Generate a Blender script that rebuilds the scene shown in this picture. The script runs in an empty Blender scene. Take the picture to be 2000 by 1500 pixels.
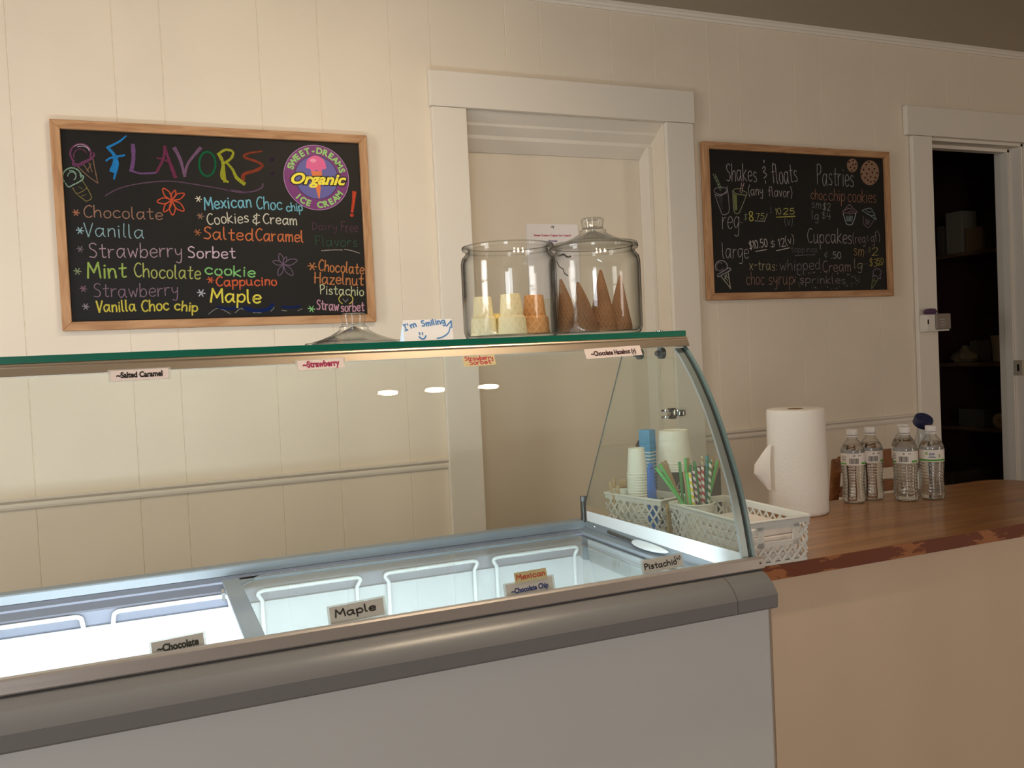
import bpy, bmesh, math, random
from mathutils import Vector, Matrix, Quaternion
random.seed(7)
SC = bpy.context.scene
COL = SC.collection
PI = math.pi

# ------------------------------------------------------------------ camera
cam_d = bpy.data.cameras.new('camera')
cam = bpy.data.objects.new('camera', cam_d)
COL.objects.link(cam)
cam_d.sensor_width = 36.0
cam_d.lens = 36.0 * 1726.1 / 2000.0
cam_d.clip_start = 0.02
CAM = Vector((0.0, -2.87, 1.26))
RGT = Vector((0.92166, -0.385065, -0.047524))
UPV = Vector((0.056146, 0.011173, 0.99836))
FWD = Vector((0.383903, 0.922822, -0.031917))
M3 = Matrix((RGT, UPV, -FWD)).transposed()
cam.matrix_world = Matrix.Translation(CAM) @ M3.to_4x4()
SC.camera = cam

# ------------------------------------------------------------------ world, light, exposure
SC.view_settings.view_transform = 'Standard'
SC.view_settings.look = 'None'
SC.view_settings.exposure = -0.08
SC.view_settings.gamma = 1.0
SC.view_settings.use_curve_mapping = False
wd = bpy.data.worlds.new('sky')
SC.world = wd
wd.use_nodes = True
wd.node_tree.nodes['Background'].inputs[0].default_value = (0.75, 0.86, 1.0, 1)
wd.node_tree.nodes['Background'].inputs[1].default_value = 0.6

def light(name, kind, loc, energy, color, size=None, size_y=None, aim=None, spread=None, radius=None):
    d = bpy.data.lights.new(name, kind)
    d.energy = energy
    d.color = color
    if kind == 'AREA':
        d.shape = 'RECTANGLE'
        d.size = size
        d.size_y = size_y or size
        if spread:
            d.spread = spread
    if radius is not None:
        d.shadow_soft_size = radius
    o = bpy.data.objects.new(name, d)
    COL.objects.link(o)
    o.location = loc
    if aim is not None:
        v = Vector(aim) - Vector(loc)
        o.rotation_euler = v.to_track_quat('-Z', 'Y').to_euler()
    return o

# daylight through the left window, and two added fill lights at the front wall
light('daylight_left_window', 'AREA', (-2.30, -1.55, 1.65), 46, (1.0, 0.95, 0.92), 0.8, 1.5, aim=(0.2, -0.7, 1.5))
light('front_fill', 'AREA', (4.5, -5.65, 1.2), 38, (1.0, 0.86, 0.73), 0.9, 2.1, aim=(2.0, -1.4, .7))  # added warm fill for the tan counter front
light('front_fill', 'AREA', (-1.45, -5.65, 1.4), 45, (0.93, 0.96, 1.0), 1.0, 1.7, aim=(.2, -1.5, .8))  # added cool fill for the left of the cabinet front

# ------------------------------------------------------------------ helpers
def ray(px, py):
    return (px - 1000) / 1726.1 * RGT - (py - 750) / 1726.1 * UPV + FWD

def on(px, py, ax, val):
    """The point of a plane (axis ax = val) that was measured at a pixel of the photo."""
    d = ray(px, py)
    return CAM + d * ((val - CAM[ax]) / d[ax])

def S(r, g, b):
    f = lambda c: c / 12.92 if c <= 0.04045 else ((c + 0.055) / 1.055) ** 2.4
    return (f(r / 255), f(g / 255), f(b / 255), 1)

MATS = {}
def mat(name, col, rough=0.6, metal=0.0, spec=0.5, bump=0.0, bscale=60.0, vary=0.0, vscale=8.0, emit=None, estr=0.0, coat=0.0, trans=0.0, ior=1.45, stretch=None, col2=None, subs=0.0):
    if name in MATS:
        return MATS[name]
    m = bpy.data.materials.new(name)
    m.use_nodes = True
    nt = m.node_tree
    b = nt.nodes['Principled BSDF']
    b.inputs['Base Color'].default_value = col
    b.inputs['Roughness'].default_value = rough
    b.inputs['Metallic'].default_value = metal
    b.inputs['Specular IOR Level'].default_value = spec
    b.inputs['Coat Weight'].default_value = coat
    b.inputs['Transmission Weight'].default_value = trans
    b.inputs['IOR'].default_value = ior
    if subs:
        b.inputs['Subsurface Weight'].default_value = subs
        b.inputs['Subsurface Radius'].default_value = (.01, .01, .01)
    if emit:
        b.inputs['Emission Color'].default_value = emit
        b.inputs['Emission Strength'].default_value = estr
    if bump or vary or col2:
        tc = nt.nodes.new('ShaderNodeTexCoord')
        src = tc.outputs['Object']
        if stretch:
            mp = nt.nodes.new('ShaderNodeMapping')
            mp.inputs['Scale'].default_value = stretch
            nt.links.new(src, mp.inputs[0])
            src = mp.outputs[0]
        if bump:
            n = nt.nodes.new('ShaderNodeTexNoise')
            n.inputs['Scale'].default_value = bscale
            n.inputs['Detail'].default_value = 4
            nt.links.new(src, n.inputs['Vector'])
            bp = nt.nodes.new('ShaderNodeBump')
            bp.inputs['Strength'].default_value = bump
            bp.inputs['Distance'].default_value = 0.002
            nt.links.new(n.outputs['Fac'], bp.inputs['Height'])
            nt.links.new(bp.outputs[0], b.inputs['Normal'])
        if vary or col2:
            n = nt.nodes.new('ShaderNodeTexNoise')
            n.inputs['Scale'].default_value = vscale
            n.inputs['Detail'].default_value = 5
            nt.links.new(src, n.inputs['Vector'])
            r = nt.nodes.new('ShaderNodeValToRGB')
            c2 = col2 or tuple(c * (1 - vary) for c in col[:3]) + (1,)
            r.color_ramp.elements[0].color = c2
            r.color_ramp.elements[1].color = col
            r.color_ramp.elements[0].position = 0.35
            r.color_ramp.elements[1].position = 0.65
            nt.links.new(n.outputs['Fac'], r.inputs[0])
            nt.links.new(r.outputs[0], b.inputs['Base Color'])
    MATS[name] = m
    return m

def glass_mat(name, tint, edge, f0=0.045, gloss=1.0, power=3.0, rough=0.0, haze=0.0):
    """Clear sheet glass: it lets light straight through, mirrors more at grazing angles, darkens along its rim."""
    if name in MATS:
        return MATS[name]
    m = bpy.data.materials.new(name)
    m.use_nodes = True
    nt = m.node_tree
    nt.nodes.clear()
    N = nt.nodes.new
    L = nt.links.new
    out = N('ShaderNodeOutputMaterial')
    geo = N('ShaderNodeNewGeometry')
    dot = N('ShaderNodeVectorMath'); dot.operation = 'DOT_PRODUCT'
    L(geo.outputs['Normal'], dot.inputs[0]); L(geo.outputs['Incoming'], dot.inputs[1])
    ab = N('ShaderNodeMath'); ab.operation = 'ABSOLUTE'; L(dot.outputs['Value'], ab.inputs[0])
    inv = N('ShaderNodeMath'); inv.operation = 'SUBTRACT'; inv.inputs[0].default_value = 1; L(ab.outputs[0], inv.inputs[1])
    p5 = N('ShaderNodeMath'); p5.operation = 'POWER'; L(inv.outputs[0], p5.inputs[0]); p5.inputs[1].default_value = 5
    ml = N('ShaderNodeMath'); ml.operation = 'MULTIPLY_ADD'; L(p5.outputs[0], ml.inputs[0]); ml.inputs[1].default_value = (1 - f0) * gloss; ml.inputs[2].default_value = f0
    p3 = N('ShaderNodeMath'); p3.operation = 'POWER'; L(inv.outputs[0], p3.inputs[0]); p3.inputs[1].default_value = power
    mx = N('ShaderNodeMix'); mx.data_type = 'RGBA'
    L(p3.outputs[0], mx.inputs[0]); mx.inputs[6].default_value = tint; mx.inputs[7].default_value = edge
    tr = N('ShaderNodeBsdfTransparent'); L(mx.outputs[2], tr.inputs[0])
    gl = N('ShaderNodeBsdfGlossy'); gl.inputs['Roughness'].default_value = rough
    ms = N('ShaderNodeMixShader'); L(ml.outputs[0], ms.inputs[0]); L(tr.outputs[0], ms.inputs[1]); L(gl.outputs[0], ms.inputs[2])
    last = ms.outputs[0]
    if haze:
        df = N('ShaderNodeBsdfDiffuse'); df.inputs[0].default_value = (.9, .93, .9, 1)
        m2 = N('ShaderNodeMixShader'); m2.inputs[0].default_value = haze
        L(last, m2.inputs[1]); L(df.outputs[0], m2.inputs[2]); last = m2.outputs[0]
    L(last, out.inputs[0])
    MATS[name] = m
    return m

def wood(name, c1, c2, scale=(1.5, 30, 30), rough=0.5, ring=3.0, coat=0.0):
    if name in MATS:
        return MATS[name]
    m = mat(name, c1, rough, coat=coat)
    nt = m.node_tree
    b = nt.nodes['Principled BSDF']
    tc = nt.nodes.new('ShaderNodeTexCoord')
    mp = nt.nodes.new('ShaderNodeMapping'); mp.inputs['Scale'].default_value = scale
    n = nt.nodes.new('ShaderNodeTexNoise'); n.inputs['Scale'].default_value = ring; n.inputs['Detail'].default_value = 6; n.inputs['Distortion'].default_value = 0.6
    r = nt.nodes.new('ShaderNodeValToRGB')
    r.color_ramp.elements[0].color = c2; r.color_ramp.elements[0].position = .38
    r.color_ramp.elements[1].color = c1; r.color_ramp.elements[1].position = .6
    nt.links.new(tc.outputs['Object'], mp.inputs[0]); nt.links.new(mp.outputs[0], n.inputs['Vector'])
    nt.links.new(n.outputs['Fac'], r.inputs[0]); nt.links.new(r.outputs[0], b.inputs['Base Color'])
    return m

def BM():
    return bmesh.new()

def box(bm, x0, x1, y0, y1, z0, z1, bev=0.0, seg=2):
    r = bmesh.ops.create_cube(bm, size=1)
    for v in r['verts']:
        v.co = Vector(((x0 + x1) / 2 + v.co.x * (x1 - x0), (y0 + y1) / 2 + v.co.y * (y1 - y0), (z0 + z1) / 2 + v.co.z * (z1 - z0)))
    if bev:
        es = list({e for v in r['verts'] for e in v.link_edges})
        bmesh.ops.bevel(bm, geom=es, offset=bev, segments=seg, affect='EDGES', profile=0.5)
    return bm

def lathe(bm, prof, cx=0, cy=0, cz=0, seg=32, fn=None):
    rings = []
    for i, (r, z) in enumerate(prof):
        if r < 1e-6:
            rings.append([bm.verts.new((cx, cy, cz + z))])
        else:
            ring = []
            for k in range(seg):
                a = 2 * PI * k / seg
                rr = fn(r, z, a) if fn else r
                ring.append(bm.verts.new((cx + rr * math.cos(a), cy + rr * math.sin(a), cz + z)))
            rings.append(ring)
    for A, B in zip(rings, rings[1:]):
        for k in range(seg):
            k2 = (k + 1) % seg
            if len(A) == 1 and len(B) == 1:
                continue
            if len(A) == 1:
                bm.faces.new((A[0], B[k], B[k2]))
            elif len(B) == 1:
                bm.faces.new((A[k], A[k2], B[0]))
            else:
                bm.faces.new((A[k], A[k2], B[k2], B[k]))
    return bm

def tube(bm, pts, r, seg=10, closed=False, caps=True):
    pts = [Vector(p) for p in pts]
    n = len(pts)
    rings = []
    prev = None
    for i, p in enumerate(pts):
        if closed:
            t = (pts[(i + 1) % n] - pts[i - 1]).normalized()
        else:
            t = (pts[min(i + 1, n - 1)] - pts[max(i - 1, 0)]).normalized()
        if prev is None:
            a = Vector((0, 0, 1)) if abs(t.z) < 0.9 else Vector((1, 0, 0))
            u = t.cross(a).normalized()
        else:
            u = (prev - t * prev.dot(t)).normalized()
        prev = u
        w = t.cross(u)
        rr = r[i] if isinstance(r, (list, tuple)) else r
        rings.append([bm.verts.new(p + rr * (math.cos(2 * PI * k / seg) * u + math.sin(2 * PI * k / seg) * w)) for k in range(seg)])
    pairs = list(zip(rings, rings[1:])) + ([(rings[-1], rings[0])] if closed else [])
    for A, B in pairs:
        for k in range(seg):
            bm.faces.new((A[k], A[(k + 1) % seg], B[(k + 1) % seg], B[k]))
    if caps and not closed:
        bm.faces.new(rings[0][::-1]); bm.faces.new(rings[-1])
    return bm

def prism(bm, poly, ax, a0, a1):
    """A polygon in the plane across axis ax, pushed from a0 to a1 along that axis."""
    def mk(p, a):
        if ax == 0: return (a, p[0], p[1])
        if ax == 1: return (p[0], a, p[1])
        return (p[0], p[1], a)
    A = [bm.verts.new(mk(p, a0)) for p in poly]
    B = [bm.verts.new(mk(p, a1)) for p in poly]
    n = len(poly)
    for i in range(n):
        bm.faces.new((A[i], A[(i + 1) % n], B[(i + 1) % n], B[i]))
    bm.faces.new(A[::-1]); bm.faces.new(B)
    return bm

def smooth_path(pts, sub=5):
    out = []
    n = len(pts)
    for i in range(n - 1):
        p0 = pts[max(i - 1, 0)]; p1 = pts[i]; p2 = pts[i + 1]; p3 = pts[min(i + 2, n - 1)]
        for k in range(sub):
            t = k / sub
            out.append(tuple(0.5 * ((2 * p1[j]) + (-p0[j] + p2[j]) * t + (2 * p0[j] - 5 * p1[j] + 4 * p2[j] - p3[j]) * t * t + (-p0[j] + 3 * p1[j] - 3 * p2[j] + p3[j]) * t ** 3) for j in range(len(p1))))
    out.append(tuple(pts[-1]))
    return out

ORG = {}
def obj(name, bm, m, parent=None, smooth=False, ang=40):
    """Links the bmesh (built in world coordinates) as one mesh object under its thing."""
    bmesh.ops.recalc_face_normals(bm, faces=bm.faces[:])
    o0 = ORG.get(parent.name, Vector((0, 0, 0))) if parent else Vector((0, 0, 0))
    if o0.length:
        bmesh.ops.translate(bm, verts=bm.verts[:], vec=-o0)
    me = bpy.data.meshes.new(name)
    bm.to_mesh(me); bm.free()
    if smooth:
        me.polygons.foreach_set('use_smooth', [True] * len(me.polygons))
        try:
            me.set_sharp_from_angle(angle=math.radians(ang))
        except Exception:
            pass
    for mm in (m if isinstance(m, (list, tuple)) else [m]):
        me.materials.append(mm)
    o = bpy.data.objects.new(name, me)
    COL.objects.link(o)
    if parent:
        o.parent = parent
    ORG[o.name] = o0.copy()
    return o

def tag(o, label, cat, group=None):
    o['label'] = label; o['category'] = cat
    if group: o['group'] = group
    return o

def thing(name, label, cat, loc=(0, 0, 0), group=None):
    o = bpy.data.objects.new(name, None)
    COL.objects.link(o)
    o.location = loc
    o.empty_display_size = 0.05
    ORG[o.name] = Vector(loc)
    return tag(o, label, cat, group)

def single(name, bm, m, label, cat, group=None, loc=None, smooth=False, ang=40):
    """A thing of one mesh; its origin is put at loc."""
    if loc is not None:
        bmesh.ops.translate(bm, verts=bm.verts[:], vec=-Vector(loc))
    o = obj(name, bm, m, None, smooth, ang)
    if loc is not None:
        o.location = loc
    return tag(o, label, cat, group)

def struct(name, bm, m, parent=None, smooth=False):
    o = obj(name, bm, m, parent, smooth)
    if parent is None:
        o['kind'] = 'structure'
    return o

def dup(root, loc, label, rotz=0.0, group=None):
    def cp(o, par):
        c = o.copy(); COL.objects.link(c)
        if par is not None:
            c.parent = par
        for ch in list(o.children):
            cp(ch, c)
        return c
    r = cp(root, None)
    r.location = loc
    r.rotation_euler = (0, 0, rotz)
    r['label'] = label
    if group: r['group'] = group
    return r

# ------------------------------------------------------------------ lettering: a hand-drawn stroke alphabet
FONT = {}
for row in '''a 5.4|4.5,5 3,6 1,5.5 0,3 1,.3 2.5,.3 4.5,3.5;4.5,6 4.5,1.5 5.4,0
b 4.6|0,10 0,0;0,3 1.5,5.5 3.5,5.5 4.5,3 3.5,.5 1.5,.2 0,1.5
c 4.5|4.3,5 2.8,6 1,5.3 0,3 1,.6 2.8,0 4.5,1
d 5.2|4.5,4 3,6 1,5.3 0,3 1,.4 2.8,.3 4.5,2.5;4.5,10 4.5,1.5 5.2,0
e 4.4|.2,3 4.3,3.4 4,5.2 2.5,6 .8,5.2 0,3 .8,.7 2.6,0 4.4,1
f 3.8|4,9 2.8,10 1.7,8.8 1.5,6 1.5,0;0,5.5 3.4,5.8
g 4.8|4.5,5 3,6 1,5.4 0,3.2 1,1 2.8,1 4.5,3.5;4.5,6 4.5,-2 3,-3.6 .8,-3
h 4.4|0,10 0,0;0,3 1.5,5.5 3.2,5.8 4,4 4.2,0
i 1.3|.5,6 .6,0;.5,8.4 .7,8
k 4.4|0,10 0,0;4,6.5 0,3;0,3 4.3,0
l 1.6|0,10 .2,1.5 1.3,0
m 6.2|0,6 .2,0;.2,3.5 1.5,5.8 2.8,5.5 3,0;3,3.5 4.4,5.8 5.8,5.3 6,0
n 4.2|0,6 .2,0;.2,3.5 1.6,5.8 3.3,5.5 3.8,3 4,0
o 4.4|2.2,6 .6,5.2 0,3 .7,.7 2.2,0 3.8,.8 4.4,3 3.8,5.2 2.2,6
p 4.5|0,6 .1,-4;0,3.5 1.5,5.8 3.5,5.7 4.4,3.2 3.4,.6 1.5,.4 0,2
r 3.4|0,6 .2,0;.2,3.2 1.5,5.5 3.4,5.6
s 3.8|3.6,5.2 2,6 .5,5 .8,3.7 2.8,2.8 3.7,1.5 2.6,.2 .2,.5
t 3.8|1.8,9 1.8,1.5 2.6,.2 3.8,.6;0,6 3.8,6.2
u 5|0,6 .2,1.5 1.4,.1 3,.6 4,3;4,6 4.1,1.2 5,0
v 4|0,6 2,0;2,0 4,6
w 6|0,6 1.5,0;1.5,0 3,4.5;3,4.5 4.5,0;4.5,0 6,6
x 4|0,6 4,0;4,6 0,0
y 4.2|0,6 .4,3 2,2 3.8,3.5;4,6 3.6,-2 2.2,-3.8 .5,-3
z 4.2|0,6 4,6;4,6 0,0;0,0 4.2,0
C 5.2|5,9 3.2,10 1.2,8.5 0,5 1.2,1.2 3.2,0 5.2,1.2
V 5|0,10 2.5,0;2.5,0 5,10
S 4.6|4.5,9 2.5,10 .6,8.6 1,6.4 3.4,4.8 4.4,2.6 3,.4 .2,.8
M 7|0,0 .8,10;.8,10 3.5,3.5;3.5,3.5 6.2,10;6.2,10 7,0
H 5|0,10 0,0;4.8,10 4.8,0;-.8,5 5,5.2
P 4.4|0,10 .2,0;0,9.5 2.2,10.2 4.3,8.8 4,6.4 2,5 .2,4.8
D 4.6|0,10 .2,0;0,10 3,9 4.6,5.5 3.4,1.6 .2,0
F 4.4|0,10 .2,0;0,10 4.5,10;0,5.4 3.5,5.6
I 3|0,10 3,10;1.5,10 1.5,0;0,0 3,0
0 4.4|2.2,10 .6,8.5 0,5 .6,1.5 2.2,0 3.8,1.5 4.4,5 3.8,8.5 2.2,10
1 1.6|0,8.4 1.2,10;1.2,10 1.2,0
2 4.4|0,8 1,9.8 3,9.8 4,8 3,5 0,0;0,0 4.4,0
3 4|.2,9 2,10 3.8,8.6 3,6.2 1.5,5.3;1.5,5.3 3.8,4 4,1.6 2.2,0 0,.8
4 4.2|.5,10 0,4.5;0,4.5 4.2,4.8;3.2,9 3.2,0
5 4.2|4,10 .8,10;.8,10 .4,5.6;.4,5.6 2.4,6.2 4,4.4 3.6,1.2 1.8,0 0,.8
7 4|0,9.6 4,10;4,10 1.5,0
8 4.2|2.2,5.2 .4,7 .8,9.4 2.3,10 3.8,9.2 3.8,7 2.2,5.2 .2,3 .6,.8 2.2,0 4,.9 4.2,3 2.2,5.2
$ 4.4|4.2,8.4 2.5,9.2 .6,8 1,6.2 3.4,4.8 4.2,2.8 3,1 .2,1.4;2.4,11 2.3,-1
& 3.8|3.4,8.6 1.6,9 .4,7.4 1.8,5.6;1.8,5.6 .2,4 .4,1.8 2,.8 3.6,2;1.9,10.6 1.9,-.8
¢ 4|3.8,5.6 2.4,6.6 .8,5.6 .2,3.6 1,1.8 2.6,1.2 4,2;3.6,8.5 1.2,-.5
( 1.8|1.8,11 .4,8 0,4.5 .6,1 1.8,-1.5
) 1.8|0,11 1.4,8 1.8,4.5 1.2,1 0,-1.5
* 6|0,5 6,5;1.4,8 4.6,2;4.6,8 1.4,2
! 1|.5,10 .5,3;.5,.6 .6,0
. 1|.4,.6 .6,0
- 3.6|0,4.5 3.6,4.7
: 1|.4,5 .6,4.4;.4,1 .6,.4
' 1|.5,10 .3,7.5
~ 4|0,3.5 1.2,4.8 2.6,3.6 4,4.8'''.split('\n'):
    head, st = row.split('|')
    ch, w = head.split(' ')
    FONT[ch] = (float(w), [[tuple(float(c) for c in p.split(',')) for p in s.split(' ')] for s in st.split(';')])

def ribbon(bm, pts, w, nrm, off=0.0, taper=None):
    """A flat stroke of width w along pts (world) lying in the plane with normal nrm."""
    pts = [Vector(p) + nrm * off for p in pts]
    n = len(pts)
    L, R = [], []
    for i, p in enumerate(pts):
        t = pts[min(i + 1, n - 1)] - pts[max(i - 1, 0)]
        if t.length < 1e-9:
            t = Vector((1, 0, 0))
        t.normalize()
        s = nrm.cross(t).normalized()
        f = i / max(n - 1, 1)
        ww = w * (taper[0] + (taper[1] - taper[0]) * f if taper else 1.0) * (0.8 + 0.4 * random.random() * 0.6 + 0.1)
        e = t * w * 0.35 if i == n - 1 else (-t * w * 0.35 if i == 0 else Vector((0, 0, 0)))
        L.append(bm.verts.new(p + s * ww / 2 + e)); R.append(bm.verts.new(p - s * ww / 2 + e))
    for i in range(n - 1):
        bm.faces.new((L[i], R[i], R[i + 1], L[i + 1]))

def letters(bm, text, A, B, cap, w, nrm, off=0.0004, gap=1.7, space=3.2, wob=0.4):
    """Hand lettering between the two ends of its baseline."""
    A = Vector(A); B = Vector(B)
    u = (B - A); length = u.length; u.normalize()
    v = nrm.cross(u).normalized()
    tot = 0
    for ch in text:
        tot += space if ch == ' ' else FONT[ch][0] + gap
    tot -= gap
    sx = length / tot; sy = cap / 10
    x = 0
    for ch in text:
        if ch == ' ':
            x += space; continue
        wd_, strokes = FONT[ch]
        dy = random.uniform(-wob, wob); sl = random.uniform(-.03, .06)
        for s in strokes:
            q = smooth_path(s, 5) if len(s) > 2 else s
            off += 2e-6
            ribbon(bm, [A + u * sx * (x + a + sl * b) + v * sy * (b + dy) for a, b in q], w, nrm, off)
        x += wd_ + gap

_fc = {}
def glyphs(text, size=1.0, bold=0.0, shear=0.0, align='CENTER'):
    """Flat polygons of printed text (Blender's built-in face), as vertex and face lists."""
    key = (text, size, bold, shear, align)
    if key in _fc:
        return _fc[key]
    c = bpy.data.curves.new('txt', 'FONT')
    c.body = text; c.size = size; c.offset = bold; c.shear = shear
    c.align_x = align; c.align_y = 'BOTTOM_BASELINE'; c.resolution_u = 4
    o = bpy.data.objects.new('txt', c)
    COL.objects.link(o)
    dg = bpy.context.evaluated_depsgraph_get()
    me = bpy.data.meshes.new_from_object(o.evaluated_get(dg))
    vs = [(v.co.x, v.co.y) for v in me.vertices]; fs = [tuple(p.vertices) for p in me.polygons]
    bpy.data.objects.remove(o); bpy.data.curves.remove(c); bpy.data.meshes.remove(me)
    _fc[key] = (vs, fs)
    return _fc[key]

def stamp(bm, gl, O, u, v, off, nrm, fn=None, fit=None):
    vs, fs = gl
    k = 1.0
    if fit and vs:
        xs = [a for a, b in vs]; k = fit / (max(xs) - min(xs))
    V = []
    for a, b in vs:
        if fn: a, b = fn(a, b)
        V.append(bm.verts.new(O + u * a * k + v * b * k + nrm * off))
    for f in fs:
        try: bm.faces.new([V[i] for i in f])
        except ValueError: pass

def disc(bm, O, u, v, nrm, r, off, seg=48, r_in=None):
    pts = [O + nrm * off + (u * math.cos(2 * PI * k / seg) + v * math.sin(2 * PI * k / seg)) * r for k in range(seg)]
    A = [bm.verts.new(p) for p in pts]
    if r_in is None:
        bm.faces.new(A)
    else:
        B = [bm.verts.new(O + nrm * off + (u * math.cos(2 * PI * k / seg) + v * math.sin(2 * PI * k / seg)) * r_in) for k in range(seg)]
        for k in range(seg):
            bm.faces.new((A[k], A[(k + 1) % seg], B[(k + 1) % seg], B[k]))

# ------------------------------------------------------------------ materials of the room
WALL = mat('wall_paint', S(231, 219, 199), .48, bump=.25, bscale=35, vary=.05, vscale=3)
TRIM = mat('trim_paint', S(230, 222, 208), .42, bump=.12, bscale=25)
CEIL = mat('ceiling_paint', S(178, 168, 148), .8, bump=.1, bscale=30)
FLOOR = wood('floor_boards', S(140, 105, 75), S(105, 75, 52), (1, 12, 1), .5)
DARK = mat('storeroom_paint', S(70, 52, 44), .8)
OAK = wood('oak', S(192, 148, 106), S(166, 120, 80), (22, 22, 3), .5, 2.5)
OAKH = wood('oak_rails', S(192, 148, 106), S(166, 120, 80), (3, 22, 22), .5, 2.5)
BOARD = mat('blackboard', S(22, 20, 18), .5, spec=.3, vary=.35, vscale=5)

# ------------------------------------------------------------------ the room
ZC = 2.537
bm = BM(); box(bm, -2.3, 5.2, -5.7, 2.2, -.1, 0); struct('floor', bm, FLOOR)
bm = BM(); box(bm, -2.3, 5.2, -5.7, 0.14, ZC, ZC + .1); struct('ceiling', bm, CEIL)
period = [-.028, .105, .39, .577, .813, .955]
GROOVES = sorted([round(g + 1.259 * k, 3) for g in period for k in range(-2, 5)])

def panel(bm, x0, x1, z0, z1):
    pts = [(x0, 0.0)]
    for g in GROOVES:
        if x0 + .01 < g < x1 - .01:
            pts += [(g - .0018, 0), (g - .0005, .0016), (g + .0005, .0016), (g + .0018, 0)]
    pts += [(x1, 0), (x1, .14), (x0, .14)]
    prism(bm, pts, 2, z0, z1)
bm = BM()
panel(bm, -2.3, 1.066, 0, ZC); panel(bm, 1.066, 1.863, 2.111, ZC); panel(bm, 1.863, 3.214, 0, ZC)
panel(bm, 3.214, 3.80, 2.125, ZC); panel(bm, 3.80, 5.2, 0, ZC)
struct('wall_back', bm, WALL)
# left wall with a window opening
bm = BM()
box(bm, -2.2, -2.06, -5.7, -1.95, 0, ZC); box(bm, -2.2, -2.06, -1.15, 0, 0, ZC)
box(bm, -2.2, -2.06, -1.95, -1.15, 0, .9); box(bm, -2.2, -2.06, -1.95, -1.15, 2.4, ZC)
struct('wall_left', bm, WALL)
bm = BM()
for a, b, c, d in ((-1.95, -1.89, .9, 2.4), (-1.21, -1.15, .9, 2.4), (-1.95, -1.15, .9, .96), (-1.95, -1.15, 2.34, 2.4), (-1.95, -1.15, 1.64, 1.68)):
    box(bm, -2.16, -2.08, a, b, c, d)
w1 = struct('window_1', bm, TRIM)
# front wall behind the camera, with unseen openings added for the fill lights
bm = BM()
box(bm, -2.06, -1.95, -5.5, -5.36, 0, ZC); box(bm, -.95, 4.05, -5.5, -5.36, 0, ZC); box(bm, 4.95, 5.2, -5.5, -5.36, 0, ZC)
box(bm, -1.95, -.95, -5.5, -5.36, 0, .55); box(bm, -1.95, -.95, -5.5, -5.36, 2.25, ZC); box(bm, 4.05, 4.95, -5.5, -5.36, 2.25, ZC)
struct('wall_front', bm, WALL)
bm = BM()
for a, b, c, d in ((-1.95, -1.89, .55, 2.25), (-1.01, -.95, .55, 2.25), (-1.95, -.95, .55, .61), (-1.95, -.95, 2.19, 2.25)):
    box(bm, a, b, -5.48, -5.4, c, d)
struct('window_2', bm, TRIM)
bm = BM()
for a, b, c, d in ((4.05, 4.13, .0, 2.25), (4.87, 4.95, .0, 2.25), (4.05, 4.95, .0, .12), (4.05, 4.95, 2.17, 2.25)):
    box(bm, a, b, -5.48, -5.4, c, d)
struct('door_1', bm, TRIM)
bm = BM(); box(bm, 5.0, 5.14, -5.36, 0, 0, ZC); struct('wall_right', bm, WALL)

# crown moulding and chair rails
crown = [(0, 2.508), (-.006, 2.508), (-.008, 2.516), (-.014, 2.519), (-.016, 2.527), (-.021, 2.53), (-.021, 2.5368), (0, 2.5368)]
bm = BM(); prism(bm, crown, 0, -2.06, 5.0); struct('trim_1', bm, TRIM)
rail = [(0, .889), (-.008, .889), (-.0105, .896), (-.0105, .902), (-.006, .9055), (-.011, .909), (-.0165, .914), (-.017, .919), (-.012, .921), (0, .921)]
bm = BM(); prism(bm, rail, 0, -2.06, .944); struct('trim_2', bm, TRIM)
bm = BM(); prism(bm, [(a, b + .005) for a, b in rail], 0, 1.984, 3.125); struct('trim_3', bm, TRIM)
# casing of the closed-off doorway
bm = BM()
box(bm, .936, 1.99, -.024, -.0002, 2.111, 2.231, .003)
box(bm, .942, 1.066, -.02, -.0002, 0, 2.11, .003)
box(bm, 1.863, 1.984, -.02, -.0002, 0, 2.11, .003)
struct('trim_4', bm, TRIM)
# its lining: stepped head and jambs, and the painted panel that closes it
bm = BM()
prism(bm, [(.0, 2.1105), (.05, 2.083), (.055, 2.075), (.095, 2.052), (.1, 2.04), (.15, 2.005), (.16, 2.005), (.16, 2.1105)], 0, 1.066, 1.863)
struct('trim_5', bm, TRIM)
bm = BM()
box(bm, 1.845, 1.8628, .09, .1595, 0, 2.04, .002); box(bm, 1.0662, 1.08, .09, .1595, 0, 2.04, .002)
struct('trim_6', bm, TRIM)
bm = BM(); box(bm, 1.0, 1.95, .16, .2, 0, 2.3); struct('wall_niche', bm, WALL)
# storeroom doorway: casing, jamb and stop
bm = BM()
box(bm, 3.068, 4.1, -.024, -.0002, 2.125, 2.25, .003)
box(bm, 3.1, 3.214, -.02, -.0002, 0, 2.124, .003)
box(bm, 3.80, 3.92, -.02, -.0002, 0, 2.124, .003)
struct('trim_7', bm, TRIM)
bm = BM()
box(bm, 3.2142, 3.226, .0, .139, 0, 2.124); box(bm, 3.788, 3.7998, .0, .139, 0, 2.124); box(bm, 3.2142, 3.7998, .0, .139, 2.112, 2.1248)
box(bm, 3.776, 3.788, .06, .1, 0, 2.11); box(bm, 3.226, 3.788, .06, .1, 2.098, 2.112)
struct('trim_8', bm, TRIM)
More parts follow.
